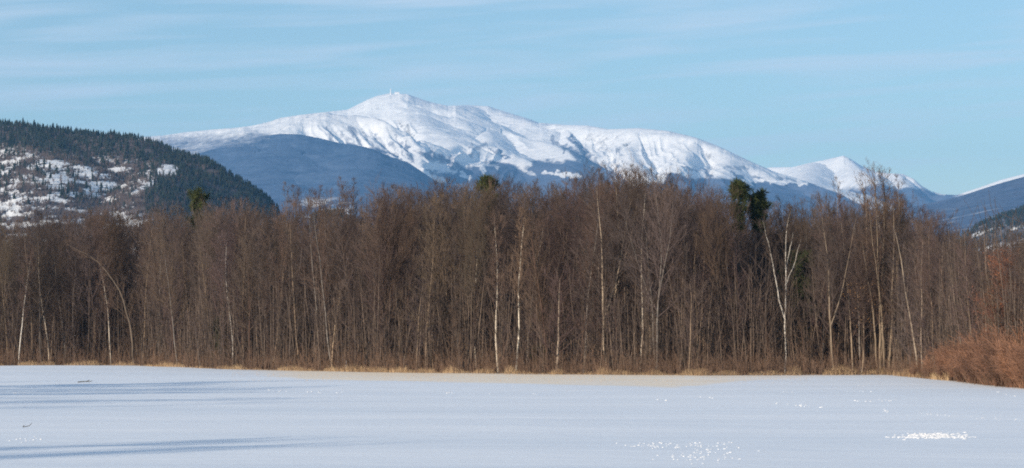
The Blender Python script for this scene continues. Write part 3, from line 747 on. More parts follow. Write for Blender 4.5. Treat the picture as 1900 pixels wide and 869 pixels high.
def build_wood():
    rng = np.random.default_rng(77)
    GA = 'bare trees of the wood'
    cc = crown_col
    # --- trees one can single out
    S = [
        ('w0', 35, 2, 470, WHITE, 'white birch with a bright slender trunk near the far edge of the wood', 'birch_tree', 0.9),
        ('s1', 62, 3, 430, BARKS['pale tan'], 'pale tan tree just beside the bright white birch', 'bare_tree', 1),
        ('w1', 92, 3, 455, (0.55, 0.47, 0.38), 'cream-barked birch with a slight bend, second birch from the end of the wood', 'birch_tree', 1),
        ('s2', 122, 4, 440, BARKS['silvery'], 'silvery tree with a bare mid trunk below the snowy ledges', 'bare_tree', 1),
        ('w2', 207, 3, 480, (0.60, 0.54, 0.46), 'leaning cream birch beside the dark trunk left of the arching tree', 'birch_tree', 0.9),
        ('s3', 178, 3, 400, BARKS['brown'], 'dark straight trunk between the cream birches and the arching tree', 'bare_tree', 1),
        ('w1', 432, 6, 430, (0.50, 0.47, 0.44), 'long pale grey birch trunk leaning toward the fir hill', 'birch_tree', 1),
        ('w0', 616, 2, 520, (0.50, 0.38, 0.26), 'tan lower trunk catching sun near the small white stub', 'birch_tree', .9),
        ('s5', 556, 3, 400, BARKS['pale tan'], 'pale tan trunk below the gap beside the fir hill', 'bare_tree', 1),
        ('s0', 790, 3, 372, BARKS['pale tan'], 'tan straight trunk at the wood edge by the end of the fallen log', 'bare_tree', 1),
        ('w0', 884, 4, 420, (0.48, 0.42, 0.35), 'cream thin trunk below the olive pine top', 'birch_tree', .9),
        ('w1', 925, 3, 392, (0.60, 0.53, 0.44), 'tall cream birch, first of the bright birches in mid wood', 'birch_tree', 1),
        ('w2', 957, 3, 385, (0.66, 0.60, 0.51), 'tall straight bright birch in the middle of the birch group', 'birch_tree', 1),
        ('w0', 978, 5, 405, (0.60, 0.54, 0.46), 'bright birch leaning away from the tall straight one in mid wood', 'birch_tree', 1),
        ('lowbranch', 1033, 1, 505, (0.30, 0.24, 0.19), 'short broad tree with stout low tan branches at the edge of mid wood', 'bare_tree', 1),
        ('s6', 1083, 5, 350, BARKS['silvery'], 'silvery straight trunk behind the short broad tree', 'bare_tree', 1),
        ('s7', 1127, 4, 330, (0.38, 0.31, 0.24), 'tall tan forked tree below the rocky snow bowl', 'bare_tree', 1.1),
        ('s3', 1136, 6, 318, (0.33, 0.27, 0.21), 'second tall tan tree, close behind the forked one below the rocky snow bowl', 'bare_tree', 1),
        ('w1', 1186, 7, 340, (0.56, 0.50, 0.43), 'bright thin birch just past the tall forked tan tree', 'birch_tree', 1),
        ('s4', 1204, 4, 420, BARKS['pale tan'], 'tan knotty trunk beyond the forked tan tree', 'bare_tree', 1),
        ('s8', 1310, 5, 362, BARKS['pale tan'], 'slim tan trunk before the twin pines', 'bare_tree', 1),
        ('tall', 1645, 9, 290, (0.20, 0.17, 0.15), 'tallest airy tree rising above the wood against sky and white peak', 'bare_tree', 1.15),
        ('wisp', 1672, 14, 318, (0.22, 0.18, 0.16), 'thin airy tree beside the tallest one against the sky', 'bare_tree', 1),
        ('wisp', 1556, 12, 322, (0.24, 0.20, 0.18), 'wispy thin tree crossing the foot of the pointed white peak', 'bare_tree', 1),
        ('wisp', 1602, 15, 345, (0.24, 0.20, 0.18), 'wispy tree between the pointed peak and the tallest tree', 'bare_tree', 1),
        ('s7', 1548, 1.5, 372, (0.26, 0.21, 0.16), 'slim tree with sunlit tan trunk before the clump of fanned stems', 'bare_tree', 1),
        ('s1', 1583, 2, 385, (0.34, 0.27, 0.20), 'tan trunk near the scattered orange leaves', 'bare_tree', 1),
        ('s4', 1598, 1.5, 360, (0.34, 0.27, 0.20), 'tan double trunk next to the clump of fanned stems', 'bare_tree', 1),
        ('s2', 1703, 2, 400, (0.34, 0.28, 0.22), 'tan trunk standing between the fanned clump and the red-brown thicket', 'bare_tree', 1),
        ('s6', 1712, 3, 412, (0.30, 0.24, 0.19), 'thinner tan trunk close beside the one near the red-brown thicket', 'bare_tree', 1),
        ('wisp', 532, 22, 332, (0.17, 0.14, 0.13), 'wispy tree first of the thin ones against the blue spur', 'bare_tree', 1),
        ('wisp', 547, 25, 338, (0.17, 0.14, 0.13), 'wispy tree second of the thin ones against the blue spur', 'bare_tree', 1),
        ('wisp', 588, 20, 338, (0.17, 0.14, 0.13), 'wispy tree third of the thin ones against the blue spur', 'bare_tree', 1),
        ('wisp', 634, 21, 322, (0.16, 0.13, 0.12), 'tall dark wispy tree against the blue spur, with a twin beside it', 'bare_tree', 1),
        ('wisp', 652, 24, 324, (0.16, 0.13, 0.12), 'slimmer dark wispy twin against the blue spur', 'bare_tree', 1),
        ('wisp', 1165, 10, 298, (0.30, 0.24, 0.19), 'thin tree reaching highest over the rocky snow bowl', 'bare_tree', 1),
        ('wisp', 1112, 10, 306, (0.28, 0.22, 0.18), 'thin tree top standing out over the dark ravine', 'bare_tree', 1),
        ('wisp', 1238, 12, 316, (0.26, 0.20, 0.17), 'thin tree top just past the rocky snow bowl', 'bare_tree', 1),
    ]
    for key, px, dd, top, c, lab, nm, w in S:
        Y = float(edgeY(ray(px, 640)[0])) + dd
        birch = nm == 'birch_tree'
        put_tree(key, px, Y, top, c, cc() if not birch else tuple(np.array(cc()) * 1.15), lab, name=nm, cat='birch' if birch else 'tree', group='birches of the wood' if birch else GA, w=w)
    Y = float(edgeY(ray(246, 640)[0])) - 0.2
    put_tree('arch', 250, Y, None, (0.15, 0.12, 0.095), cc(), 'arching tree whose bent trunk curves over away from the fir hill', rot=0.12, H=13.8)

    # forked white birch with a dark fir behind
    Y = float(edgeY(ray(1455, 640)[0])) + 3.5
    r = bpy.data.objects.new('birch_tree', None); COL.objects.link(r); x0 = float(ray(1457, 640)[0] * Y); r.location = (x0, Y, float(gz(x0, Y)))
    tag(r, 'forked white birch with two bright upright trunks in front of the dark fir', 'birch', 'birches of the wood')
    def pz(px, py): a, b, c = pt(px, py, Y); return (float(a) - x0, 0.0, float(c) - float(gz(x0, Y)))
    tb = Buf(); cbs = Buf()
    for path, rr, n in (([(0, 0, -.3), pz(1459, 650), pz(1457, 600), pz(1459, 520), pz(1457, 470), pz(1459, 430), pz(1466, 395)], 0.08, 20),
                        ([pz(1457, 594), pz(1449, 565), pz(1440, 520), pz(1430, 480), pz(1424, 445), pz(1418, 410)], 0.065, 16),
                        ([pz(1457, 530), pz(1470, 500), pz(1480, 470), pz(1486, 440)], 0.04, 9), ([pz(1459, 500), pz(1465, 460), pz(1467, 436)], 0.04, 7)):
        a, b, _ = bare_tree(seed=400 + n, H=9, r0=rr, clear=0.35, n1=n, l1=0.2, a1=(20, 45), path=path, n2=5, n3=5)
        V, Q, _, _ = a.arrays(); tb.add(V, Q); V, Q, _, _ = b.arrays(); cbs.add(V, Q)
    a = obj('trunk', tb.build('trunk', [M_BIRCH], True), r); a.color = (0.54, 0.51, 0.47, 1)
    b = obj('crown', cbs.build('crown', [M_TWIG]), r); b.color = (*cc(), 1)

    # clump of stems fanning from one foot
    Y = float(edgeY(ray(1640, 640)[0])) + 1.0; x0 = float(ray(1640, 640)[0] * Y)
    r = bpy.data.objects.new('bare_tree', None); COL.objects.link(r); r.location = (x0, Y, float(gz(x0, Y)))
    tag(r, 'clump of many tan stems fanning out from one foot at the wood edge', 'tree', GA)
    cbs = Buf()
    stems = [(1630, 1628, 590, 1622, 380, .11), (1636, 1640, 560, 1640, 370, .12), (1632, 1612, 560, 1596, 440, .10), (1645, 1650, 590, 1655, 385, .10), (1648, 1662, 580, 1690, 450, .09), (1643, 1656, 560, 1664, 360, .11), (1639, 1634, 600, 1612, 400, .08), (1650, 1672, 600, 1700, 470, .07)]
    for i, (a0, a1_, y1, a2, y2, rr) in enumerate(stems):
        dy = R.normal(0, .5)
        def pq(px, py, k): a, b, c = pt(px, py, Y); return (float(a) - x0, dy * k, float(c) - float(gz(x0, Y)))
        t_, c_, _ = bare_tree(seed=430 + i, H=11, r0=rr, clear=0.38, n1=15, l1=0.22, a1=(18, 42), path=[pq(a0, 702, .3), pq((a0 + a1_) / 2, 645, .6), pq(a1_, y1, 1), pq((a1_ * .45 + a2 * .55), (y1 + y2) / 2, 1.6), pq(a2, y2, 2.2)], n2=5, n3=5)
        t = obj('trunk', t_.build('trunk', [M_BARK], True), r); t.color = (0.26, 0.205, 0.15, 1)
        V, Q, _, _ = c_.arrays(); cbs.add(V, Q)
    b = obj('crown', cbs.build('crown', [M_TWIG]), r); b.color = (*cc(), 1)

    # --- the many: pack the front of the wood
    stat = ('low', 'mid-height', 'tall')
    n_tree = 205
    us = (np.arange(n_tree) + rng.random(n_tree)) / n_tree
    pxs = -25 + us * 1975; rng.shuffle(pxs)
    for i, px in enumerate(pxs):
        Y = float(edgeY(ray(px, 640)[0])) + rng.uniform(0.8, 20) ** 1.0
        if any(a < px < b for a, b in ((1412, 1500), (20, 50), (80, 104), (196, 262), (915, 990), (1115, 1150), (1622, 1672))): Y = max(Y, float(edgeY(ray(px, 640)[0])) + rng.uniform(9, 20))
        top = float(np.interp(px, TOP[:, 0], TOP[:, 1]))
        f = rng.choice([0, 0, 1, 2]) if i % 3 else 0
        drop = (rng.uniform(0, 14), rng.uniform(18, 45), rng.uniform(50, 95))[f]
        bk = rng.choice(list(BARKS), p=[0.32, 0.2, 0.26, 0.12, 0.10])
        wide = rng.random() < 0.10
        key = ('b%d' % rng.integers(4)) if wide else ('s%d' % rng.integers(10))
        lab = f"{('broad' if wide else 'slender')} {bk} tree, {('skyline-high', 'middling', 'low')[f]}, {region(px)}"
        c = np.array(BARKS[bk]) * rng.uniform(.6, 1.0)
        put_tree(key, px, Y, top + drop, tuple(c), cc(), lab, w=(0.72 if wide else 1.0))
    # saplings along the edge
    n_s = 52; pxs = -15 + (np.arange(n_s) + rng.random(n_s)) / n_s * 1930
    for px in pxs:
        Y = float(edgeY(ray(px, 640)[0])) + rng.uniform(-0.3, 6)
        bk = rng.choice(['grey', 'pale tan', 'brown', 'reddish brown'])
        put_tree('sap%d' % rng.integers(4), px, Y, None, tuple(np.array(BARKS[bk])), cc(), f"thin {bk} sapling at the wood edge {region(px)}", name='sapling', cat='sapling', group='saplings along the wood edge', H=float(rng.uniform(3.5, 8.5)))

    # --- the wood behind, one mass
    parts = []
    for k in range(7):
        tb, cb, _ = bare_tree(seed=500 + k, H=16, r0=0.13, clear=0.28, n1=22, l1=0.23, a1=(22, 50), n2=6, n3=6, n4=0, fork=k % 2, twig=0.0125)
        V1, Q1, _, _ = tb.arrays(); V2, Q2, _, _ = cb.arrays()
        parts.append((np.concatenate([V1, V2]), np.concatenate([Q1, Q2 + len(V1)]), len(Q1)))
    VV, QQ, MI, n = [], [], [], 0
    for i in range(800):
        px = rng.uniform(-60, 1960) if i < 520 else (rng.uniform(-520, -40) if i < 640 else rng.uniform(1950, 2560))
        Y = float(edgeY(ray(px, 640)[0])) + (rng.uniform(14, 95) if i < 520 else rng.uniform(1.5, 80))
        top = float(np.interp(px, TOP[:, 0], TOP[:, 1])) + abs(rng.normal(0, 26)) + 8
        if 500 < px < 700: top += 22
        if 1530 < px < 1700: top += 24
        x = float(ray(px, 640)[0] * Y); z = float(gz(x, Y)); H = float(CAMZ + ray(px, top)[1] * Y) - z
        V, Q, nt = parts[rng.integers(len(parts))]; s = H / 16; a = rng.uniform(0, 6.28); c, sn = math.cos(a), math.sin(a)
        sw = s * 0.95
        VV.append((np.stack([(V[:, 0] * c - V[:, 1] * sn) * sw + x, (V[:, 0] * sn + V[:, 1] * c) * sw + Y, V[:, 2] * s + z], -1)).astype(np.float32))
        QQ.append((Q + n).astype(np.int32)); mi = np.ones(len(Q), np.int8); mi[:nt] = 0; MI.append(mi); n += len(V)
    NP = 15000; px = rng.uniform(-500, 2500, NP); px = np.where(rng.random(NP) < .3, rng.uniform(0, 1900, NP), px); Y = edgeY(ray(px, 640)[0]) + 2 + 110 * rng.random(NP) ** 1.3; x = ray(px, 640)[0] * Y
    hp = rng.uniform(3.5, 11, NP); P0 = np.stack([x, Y, gz(x, Y) - .2], -1); A = grow(P0, rng.normal(0, .07, (NP, 3)) + [0, 0, 1], hp, 4, 0.02, .04, rng)
    ra = rng.uniform(.018, .055, NP)[:, None] * np.array([[1, .85, .6, .3]]); V, Q = tubes(A, ra, 4); VV.append(V.astype(np.float32)); QQ.append((Q + n).astype(np.int32)); MI.append(np.full(len(Q), 2, np.int8)); n += len(V)
    par = np.repeat(np.arange(NP), 11); sN = rng.uniform(.12, .99, len(par)); p, d, _ = sample(A, ra, par, sN); l2 = hp[par] * rng.uniform(.1, .26, len(par))
    B = grow(p, offshoot(d, np.radians(rng.uniform(25, 55, len(par))), rng), l2, 3, .1, .12, rng); V, Q = tubes(B, np.broadcast_to(np.array([[.015, .013, .009]]), (len(par), 3)), 3)
    VV.append(V.astype(np.float32)); QQ.append((Q + n).astype(np.int32)); MI.append(np.ones(len(Q), np.int8)); n += len(V)
    m3 = mat_flat('pole_bark', (0.030, 0.023, 0.019), (0.215, 0.16, 0.122), 2.4, stretch=(1, 1, 0.04))
    m1 = mat_flat('far_bark', (0.06, 0.048, 0.041), (0.135, 0.105, 0.088), 0.12); m2 = mat_flat('far_twigs', (0.052, 0.039, 0.034), (0.112, 0.082, 0.070), 0.10)
    me = mesh('background_wood', np.concatenate(VV), np.concatenate(QQ), None, [m1, m2, m3], np.concatenate(MI))
    tag(obj('background_woods', me), 'deep brown leafless woods massed behind the front trees', 'woods', kind='stuff')


def pine(seed, H, cr, z0, nb, dens, needle=0.42):
    """white pine: trunk, whorled limbs, tufts of needles"""
    rng = np.random.default_rng(seed)
    P = grow(np.array([[0, 0, -.3]]), np.array([[0, 0, 1.]]), np.array([H]), 12, 0.1, 0.02, rng); Rr = np.linspace(0.24, 0.03, 12)[None]
    tb = Buf(); V, Q = tubes(P, Rr, 8); tb.add(V, Q)
    s = np.sort(rng.uniform(z0, 0.985, nb)); p, d, r = sample(P, Rr, np.zeros(nb, int), s)
    rel = (s - z0) / (1 - z0)
    L = cr * (0.12 + 1.15 * np.sin(np.clip(rel * 2.6 + 0.25, 0, 3.1))) * rng.uniform(.3, 1.5, nb)
    D = offshoot(d, np.radians(rng.uniform(30, 70, nb)), rng, np.arange(nb) * 2.4)
    B = grow(p, D, L, 5, 0.10, 0.06, rng); BR = np.linspace(0.05, 0.015, 5)[None] * np.ones((nb, 1)); V, Q = tubes(B, BR, 4); tb.add(V, Q)
    par = np.repeat(np.arange(nb), dens); M = len(par); s = rng.uniform(0.3, 1.0, M) ** 0.7; c, d, _ = sample(B, BR, par, np.minimum(s, .999))
    c = c + rng.normal(0, 0.13, c.shape)
    k = 26; cc = np.repeat(c, k, 0); nd = norm(rng.normal(0, 1, cc.shape) + np.array([0, 0, .45])); ln = rng.uniform(.5, 1.1, len(cc)) * needle
    cc = cc + nd * rng.uniform(0, .25, (len(cc), 1))
    side = norm(np.cross(nd, rng.normal(0, 1, cc.shape))) * 0.035
    a, b2, t = cc - side, cc + side, cc + nd * ln[:, None]; up = np.cross(side, nd) * 0.8
    Vn = np.stack([a, b2, cc + up, t], 1).reshape(-1, 3); i = np.arange(len(cc))[:, None] * 4
    T = np.concatenate([i + [0, 1, 3], i + [1, 2, 3], i + [2, 0, 3]])
    cb = Buf(); cb.add(Vn, None, T)
    return tb.build('trunk', [M_BARK], True), cb.build('crown', [M_NEEDLE])


def build_pines():
    for px, dd, top, cr, z0, lab, nm, nb, cat in (
            (1368, 12, 326, 0.95, 0.76, 'tallest of the twin dark green pines rising above the wood', 'pine_tree', 30, 'pine'),
            (1411, 14, 349, 1.0, 0.80, 'lower broader one of the twin dark green pines', 'pine_tree', 30, 'pine'),
            (901, 24, 322, 0.95, 0.84, 'olive pine top rising in mid wood below the massif', 'pine_tree', 22, 'pine'),
            (368, 20, 347, 0.95, 0.80, 'olive pine before the steep end of the fir hill', 'pine_tree', 24, 'pine'),
            (1488, 9, 462, 1.7, 0.16, 'dark evergreen hidden among trunks behind the forked white birch', 'fir_tree', 60, 'fir tree'),
            (408, 7, 590, 1.0, 0.08, 'small dark evergreen in the shade below the fir hill end', 'fir_tree', 30, 'fir tree'),
            (1010, 8, 640, 0.9, 0.08, 'low dark evergreen behind the short broad tree', 'fir_tree', 24, 'fir tree')):
        Y = float(edgeY(ray(px, 640)[0])) + dd; x = float(ray(px, 640)[0] * Y); z = float(gz(x, Y)); H = float(CAMZ + ray(px, top)[1] * Y) - z
        t, c = pine(int(px), H - 0.4, cr, z0, nb, 6 if cat == 'pine' else 11)
        r = bpy.data.objects.new(nm, None); COL.objects.link(r); r.location = (x, Y, z); tag(r, lab, cat, 'evergreens in the wood')
        a = obj('trunk', t, r); a.color = (0.13, 0.10, 0.08, 1); obj('crown', c, r)


def leafy(key, px, dd, top, mat, n, label, zr):
    r = put_tree(key, px, float(edgeY(ray(px, 640)[0])) + dd, top, BARKS['brown'], (0.19, 0.095, 0.07) if mat is M_LEAF else crown_col(), label)
    tips = PROTO[key][3]; H0 = PROTO[key][2]; rng = np.random.default_rng(int(px))
    tips = tips[(tips[:, 2] > zr[0] * H0) & (tips[:, 2] < zr[1] * H0)]
    c = tips[rng.integers(0, len(tips), n)] + rng.normal(0, .12, (n, 3)); a = norm(rng.normal(0, 1, c.shape)) * .07; b = norm(np.cross(a, rng.normal(0, 1, c.shape))) * .045
    nn = np.cross(a, b); nn = norm(nn) * .012
    V = np.stack([c - a, c + b + nn, c + a, c - b + nn, c - nn], 1).reshape(-1, 3); i = np.arange(n)[:, None] * 5
    T = np.concatenate([i + [0, 1, 3], i + [1, 2, 3], i + [0, 4, 1], i + [1, 4, 2], i + [2, 4, 3], i + [3, 4, 0]])
    lb = Buf(); lb.add(V, None, T); tag(obj('leaves', lb.build('leaves', [mat]), r))


def build_understory():
    rng = np.random.default_rng(5)
    # dry grass along the edge
    N = 33000; px = rng.uniform(-220, 1760, N); cl = fbm(px / 22, px * 0, 61, 4)
    Y = edgeY(ray(px, 640)[0]) + rng.normal(0.7, 1.3, N); x = ray(px, 640)[0] * Y
    keep = rng.random(N) < np.clip(0.55 + cl, 0.15, 1); x, Y, px, cl = x[keep], Y[keep], px[keep], cl[keep]; n = len(x)
    P0 = np.stack([x, Y, gz(x, Y) - 0.02], -1); L = rng.uniform(0.12, 0.48, n) * (1 + 1.3 * cl) * np.interp(px, [0, 500, 1000, 1300, 1700], [1, .9, 1.0, .8, 1.3])
    P = grow(P0, rng.normal(0, .28, (n, 3)) + [0, 0, 1], L, 3, 0, .12, rng); V, Q = tubes(P, np.broadcast_to(np.array([[.011, .009, .003]]), (n, 3)), 3)
    tag(obj('dry_grass', mesh('dry_grass', V, Q, None, [M_GRASS])), 'tan dry grass fringe between snow and wood', 'grass', kind='stuff')
    # stubble poking out of thin snow
    N = 4000; px = rng.uniform(430, 1500, N); Y = rng.uniform(176, 250, N); x = ray(px, 640)[0] * Y
    k = (Y < edgeY(ray(px, 640)[0])) & (rng.random(N) < 0.5 + fbm(x / 5, Y / 5, 9, 3)); x, Y = x[k], Y[k]; n = len(x)
    P = grow(np.stack([x, Y, gz(x, Y) - .01], -1), rng.normal(0, .3, (n, 3)) + [0, 0, 1], rng.uniform(.03, .12, n), 2, 0, 0, rng); V, Q = tubes(P, np.full((n, 2), .006), 3)
    tag(obj('stubble_grass', mesh('stubble_grass', V, Q, None, [M_GRASS])), 'short straw stubble poking through thin snow near the wood', 'grass', kind='stuff')
    # brush among the trunks
    N = 8500; px = rng.uniform(-40, 1900, N); Y = edgeY(ray(px, 640)[0]) + rng.uniform(-0.2, 1, N) ** 1 * 16; x = ray(px, 640)[0] * Y
    P0 = np.stack([x, Y, gz(x, Y) - .05], -1); L = rng.gamma(2.2, 0.38, N) + 0.35
    A = grow(P0, rng.normal(0, .2, (N, 3)) + [0, 0, 1], L, 4, 0.03, .08, rng); RA = np.broadcast_to(np.array([[.013, .011, .009, .005]]), (N, 4)); b = Buf(); V, Q = tubes(A, RA, 3); b.add(V, Q)
    par = np.repeat(np.arange(N), 6); p, d, _ = sample(A, RA, par, rng.uniform(.2, .99, len(par)))
    B = grow(p, offshoot(d, np.radians(rng.uniform(20, 50, len(par))), rng), L[par] * rng.uniform(.2, .5, len(par)), 3, .08, .1, rng); V, Q = tubes(B, np.broadcast_to(np.array([[.008, .007, .004]]), (len(par), 3)), 3); b.add(V, Q)
    tag(obj('undergrowth', b.build('undergrowth', [M_BRUSH])), 'leafless brown undergrowth among the trunks of the wood', 'undergrowth', kind='stuff')


def build_thicket():
    rng = np.random.default_rng(9)
    meshes = []
    for k in range(4):
        b = Buf(); n = 120; az = rng.uniform(0, 6.28, n); rr = rng.uniform(0, .5, n)
        P0 = np.stack([rr * np.cos(az), rr * np.sin(az), 0 * az - .05], -1); D = np.stack([np.cos(az) * .5 * rng.random(n), np.sin(az) * .5 * rng.random(n), 1 + 0 * az], -1)
        L = rng.uniform(1.3, 2.3, n); A = grow(P0, D, L, 5, 0.03, .09, rng); RA = np.broadcast_to(np.linspace(.014, .006, 5)[None], (n, 5)); V, Q = tubes(A, RA, 3); b.add(V, Q)
        par = np.repeat(np.arange(n), 9); p, d, _ = sample(A, RA, par, rng.uniform(.25, .99, len(par))); l2 = L[par] * rng.uniform(.15, .4, len(par))
        B = grow(p, offshoot(d, np.radians(rng.uniform(20, 50, len(par))), rng), l2, 3, .1, .12, rng); RB = np.broadcast_to(np.array([[.0085, .0075, .005]]), (len(par), 3)); V, Q = tubes(B, RB, 3); b.add(V, Q)
        pr2 = np.repeat(np.arange(len(par)), 4); p, d, _ = sample(B, RB, pr2, rng.uniform(.2, .99, len(pr2)))
        C_ = grow(p, offshoot(d, np.radians(rng.uniform(20, 50, len(pr2))), rng), l2[pr2] * rng.uniform(.3, .7, len(pr2)), 2, .1, .1, rng); V, Q = tubes(C_, np.full((len(pr2), 2), .006), 3); b.add(V, Q)
        meshes.append(b.build('shrub', [M_SHRUB]))
    top = np.array([(1690, 688), (1715, 676), (1750, 662), (1790, 646), (1830, 634), (1870, 630), (1960, 626)], float)
    i = 0
    for row in range(3):
        px = 1704.0 + 9 * row
        while px < 1960:
            Y = float(edgeY(ray(px, 640)[0])) + 0.8 + row * 2.6 + rng.uniform(-.5, .5)
            x = float(ray(px, 640)[0] * Y); z = float(gz(x, Y))
            tp = float(np.interp(px, top[:, 0], top[:, 1])) + (2 - row) * 12 + rng.uniform(-11, 10)
            H = max(0.7, float(CAMZ + ray(px, tp)[1] * Y) - z); s = H / 2.25
            o = obj('shrub', meshes[rng.integers(4)], None, (x, Y, z)); o.scale = (s * 1.0 + .25, s + .25, s); o.rotation_euler = (0, 0, rng.uniform(0, 6.28))
            lab = ('small red-brown twiggy shrub tapering off the end of the thicket' if px < 1745 else
                   ('red-brown twiggy shrub in the front row of the thicket by the snow', 'red-brown twiggy shrub in the middle row of the thicket', 'tall red-brown twiggy shrub at the back of the thicket')[row])
            tag(o, lab, 'shrub', 'shrubs of the red-brown thicket'); i += 1
            px += rng.uniform(20, 30)


def rock_lump(b, x, y, z, r, h, rng):
    n = 7; an = np.arange(n) * 2 * math.pi / n + rng.uniform(0, 1); rr = r * rng.uniform(.7, 1.25, n)
    lo = np.stack([x + rr * np.cos(an), y + rr * np.sin(an), np.full(n, z - .02)], -1); mid = np.stack([x + rr * .72 * np.cos(an), y + rr * .72 * np.sin(an), z + h * rng.uniform(.55, .95, n)], -1)
    V = np.concatenate([lo, mid, [[x, y, z + h * 1.05]]]); q = np.arange(n); q2 = (q + 1) % n
    b.add(V, np.stack([q, q2, q2 + n, q + n], -1), np.stack([q + n, q2 + n, np.full(n, 2 * n)], -1))


def build_field_bits():
    rng = np.random.default_rng(15); b = Buf()

    def lump(px, py, w, h):
        Y = float(ground_depth(py)); x = float(ray(px, py)[0] * Y); rock_lump(b, x, Y, float(gz(x, Y)), w, h, rng)
    for (x0, y0, x1, y1, n, sp) in ((1438, 747, 1530, 752, 12, 1.0), (1620, 757, 1780, 770, 30, 1.2), (1800, 771, 1899, 776, 14, 1.0), (1560, 743, 1660, 741, 10, 1), (1140, 826, 1360, 823, 26, 1.8), (380, 704, 410, 705, 6, .5), (480, 725, 640, 726, 16, 1.2),
                                (800, 725, 840, 726, 6, .8), (905, 728, 915, 729, 2, .3), (1215, 737, 1240, 739, 5, .5), (0, 733, 45, 730, 7, 1), (10, 820, 85, 815, 16, 2.2), (1640, 812, 1810, 814, 26, 1.5), (1560, 725, 1620, 726, 5, 1),
                                (1840, 728, 1899, 737, 6, 2), (1590, 714, 1612, 715, 4, .3), (1240, 860, 1330, 845, 12, 4), (970, 727, 1000, 728, 3, .5), (1300, 735, 1330, 736, 3, .6), (1450, 725, 1470, 726, 3, .5)):
        for i in range(n):
            t = rng.random(); py = y0 + (y1 - y0) * t + rng.normal(0, sp); w = rng.uniform(.018, .05) * (1.4 if py < 760 else 0.8)
            lump(x0 + (x1 - x0) * t, py, w * 1.1, w * rng.uniform(.2, .6))
    for i in range(380):
        lump(1728 + rng.normal(0, 28), 810 + rng.normal(0, 3.0), rng.uniform(.03, .09), rng.uniform(.006, .022))
    for i in range(60):
        t = rng.random(); lump(1180 + 180 * t + rng.normal(0, 20), 828 + 22 * t * rng.random() + rng.normal(0, 3), rng.uniform(.02, .05), rng.uniform(.005, .018))
    for i in range(28):
        lump(1290 + rng.normal(0, 35), 857 + rng.normal(0, 4), rng.uniform(.02, .045), rng.uniform(.005, .014))
    tag(obj('snow_clods', b.build('snow_clods', [M_LUMP], True)), 'bright churned snow clods along tracks in the field', 'snow', kind='stuff')

    def stick(px, py, pts, r, label, name='stick', mat=M_STICK, cat='stick', color=None, group=None):
        Y = float(ground_depth(py)); x = float(ray(px, py)[0] * Y); bb = Buf()
        for pl in pts:
            P = np.array(pl, float)[None]; V, Q = tubes(P, np.linspace(r, r * .4, P.shape[1])[None], 6); bb.add(V, Q)
        o = obj(name, bb.build(name, [mat]), None, (x, Y, float(gz(x, Y)))); tag(o, label, cat, group)
        if color: o.color = (*color, 1)
    stick(157, 712, [[(-.45, 0, .03), (0, .05, .07), (.35, 0, .06), (.5, 0, .12)], [(.1, 0, .06), (.32, .1, .16)]], .035, 'dark fallen stick lying on the far snow before the wood')
    stick(52, 792, [[(-.16, 0, .0), (-.05, .02, .02), (.05, 0, .05), (.12, 0, .14)]], .014, 'small dark upturned twig in the near snow')
    stick(44, 792, [[(-.03, 0, .0), (.0, .02, .05), (.02, 0, .06)]], .014, 'tiny dark stub beside the upturned twig')
    # fallen trunk and stub at the wood's edge
    stick(665, 691.5, [[(0, 0, .1), (1.5, .1, .35), (3.2, .2, .5), (4.6, .3, .55)], [(1.0, 0, .1), (2.6, .2, .12), (4.2, .3, .1), (5.2, .3, .05)], [(3.2, .2, .5), (4.4, -.2, .25)]], .07, 'fallen grey log lying across the grass at the foot of the wood', 'fallen_log', M_BARK, 'log', (.33, .25, .19))
    stick(642, 691.5, [[(0, 0, -.1), (0, 0, .5), (.02, 0, .95)]], .05, 'short pale broken stub with a white tip near the fallen log', 'tree_stub', M_RIME, 'stub')


def build_station():
    Y = 17980.0; x, _, z = [float(v) for v in pt(725, 173.6, Y)]
    r = bpy.data.objects.new('summit_station', None); COL.objects.link(r); r.location = (x, Y, z)
    tag(r, 'tiny frosted tower and low hut on the snowy summit', 'weather station')
    P = np.array([[[0, 0, -10], [0, 0, 10], [0, 0, 20], [0, 0, 31]]], float); V, Q = tubes(P, np.array([[5.5, 4.2, 3.4, 2.8]]), 10); b = Buf(); b.add(V, Q)
    P = np.array([[[0, 0, 30], [0, 0, 33.5]]], float); V, Q = tubes(P, np.array([[3.8, 1.2]]), 10); b.add(V, Q); obj('tower', b.build('tower', [M_RIME], True), r)
    b = Buf()
    w, d, h = 16, 7, 7
    V = [(-w, -d, -8), (w, -d, -8), (w, d, -8), (-w, d, -8), (-w, -d, h), (w, -d, h), (w, d, h), (-w, d, h), (-w, 0, h + 3), (w, 0, h + 3)]
    b.add(np.array(V) + [42, 0, 0], [(0, 1, 5, 4), (1, 2, 6, 5), (2, 3, 7, 6), (3, 0, 4, 7), (4, 5, 9, 8), (6, 7, 8, 9)], [(5, 6, 9), (7, 4, 8)]); obj('hut', b.build('hut', [M_RIME]), r)


def build_offside_trees():
    """trees left of the view whose long shadows fall over the field"""
    rng = np.random.default_rng(31)
    spots = []
    for i in range(26): spots.append((rng.uniform(-74, -43), rng.uniform(76, 142), rng.uniform(11, 17), 'b%d' % rng.integers(4) if i % 2 else 's%d' % rng.integers(10)))
    for i in range(7): spots.append((rng.uniform(-58, -30), rng.uniform(28, 50), rng.uniform(10, 14), 'b%d' % rng.integers(4)))
    for x, y, H, k in spots:
        put_tree(k, 0, y, None, BARKS['grey'], crown_col(), 'bare tree outside the picture that throws a long shadow over the snow', x=x, H=H, group='trees beside the field', w=1.1)


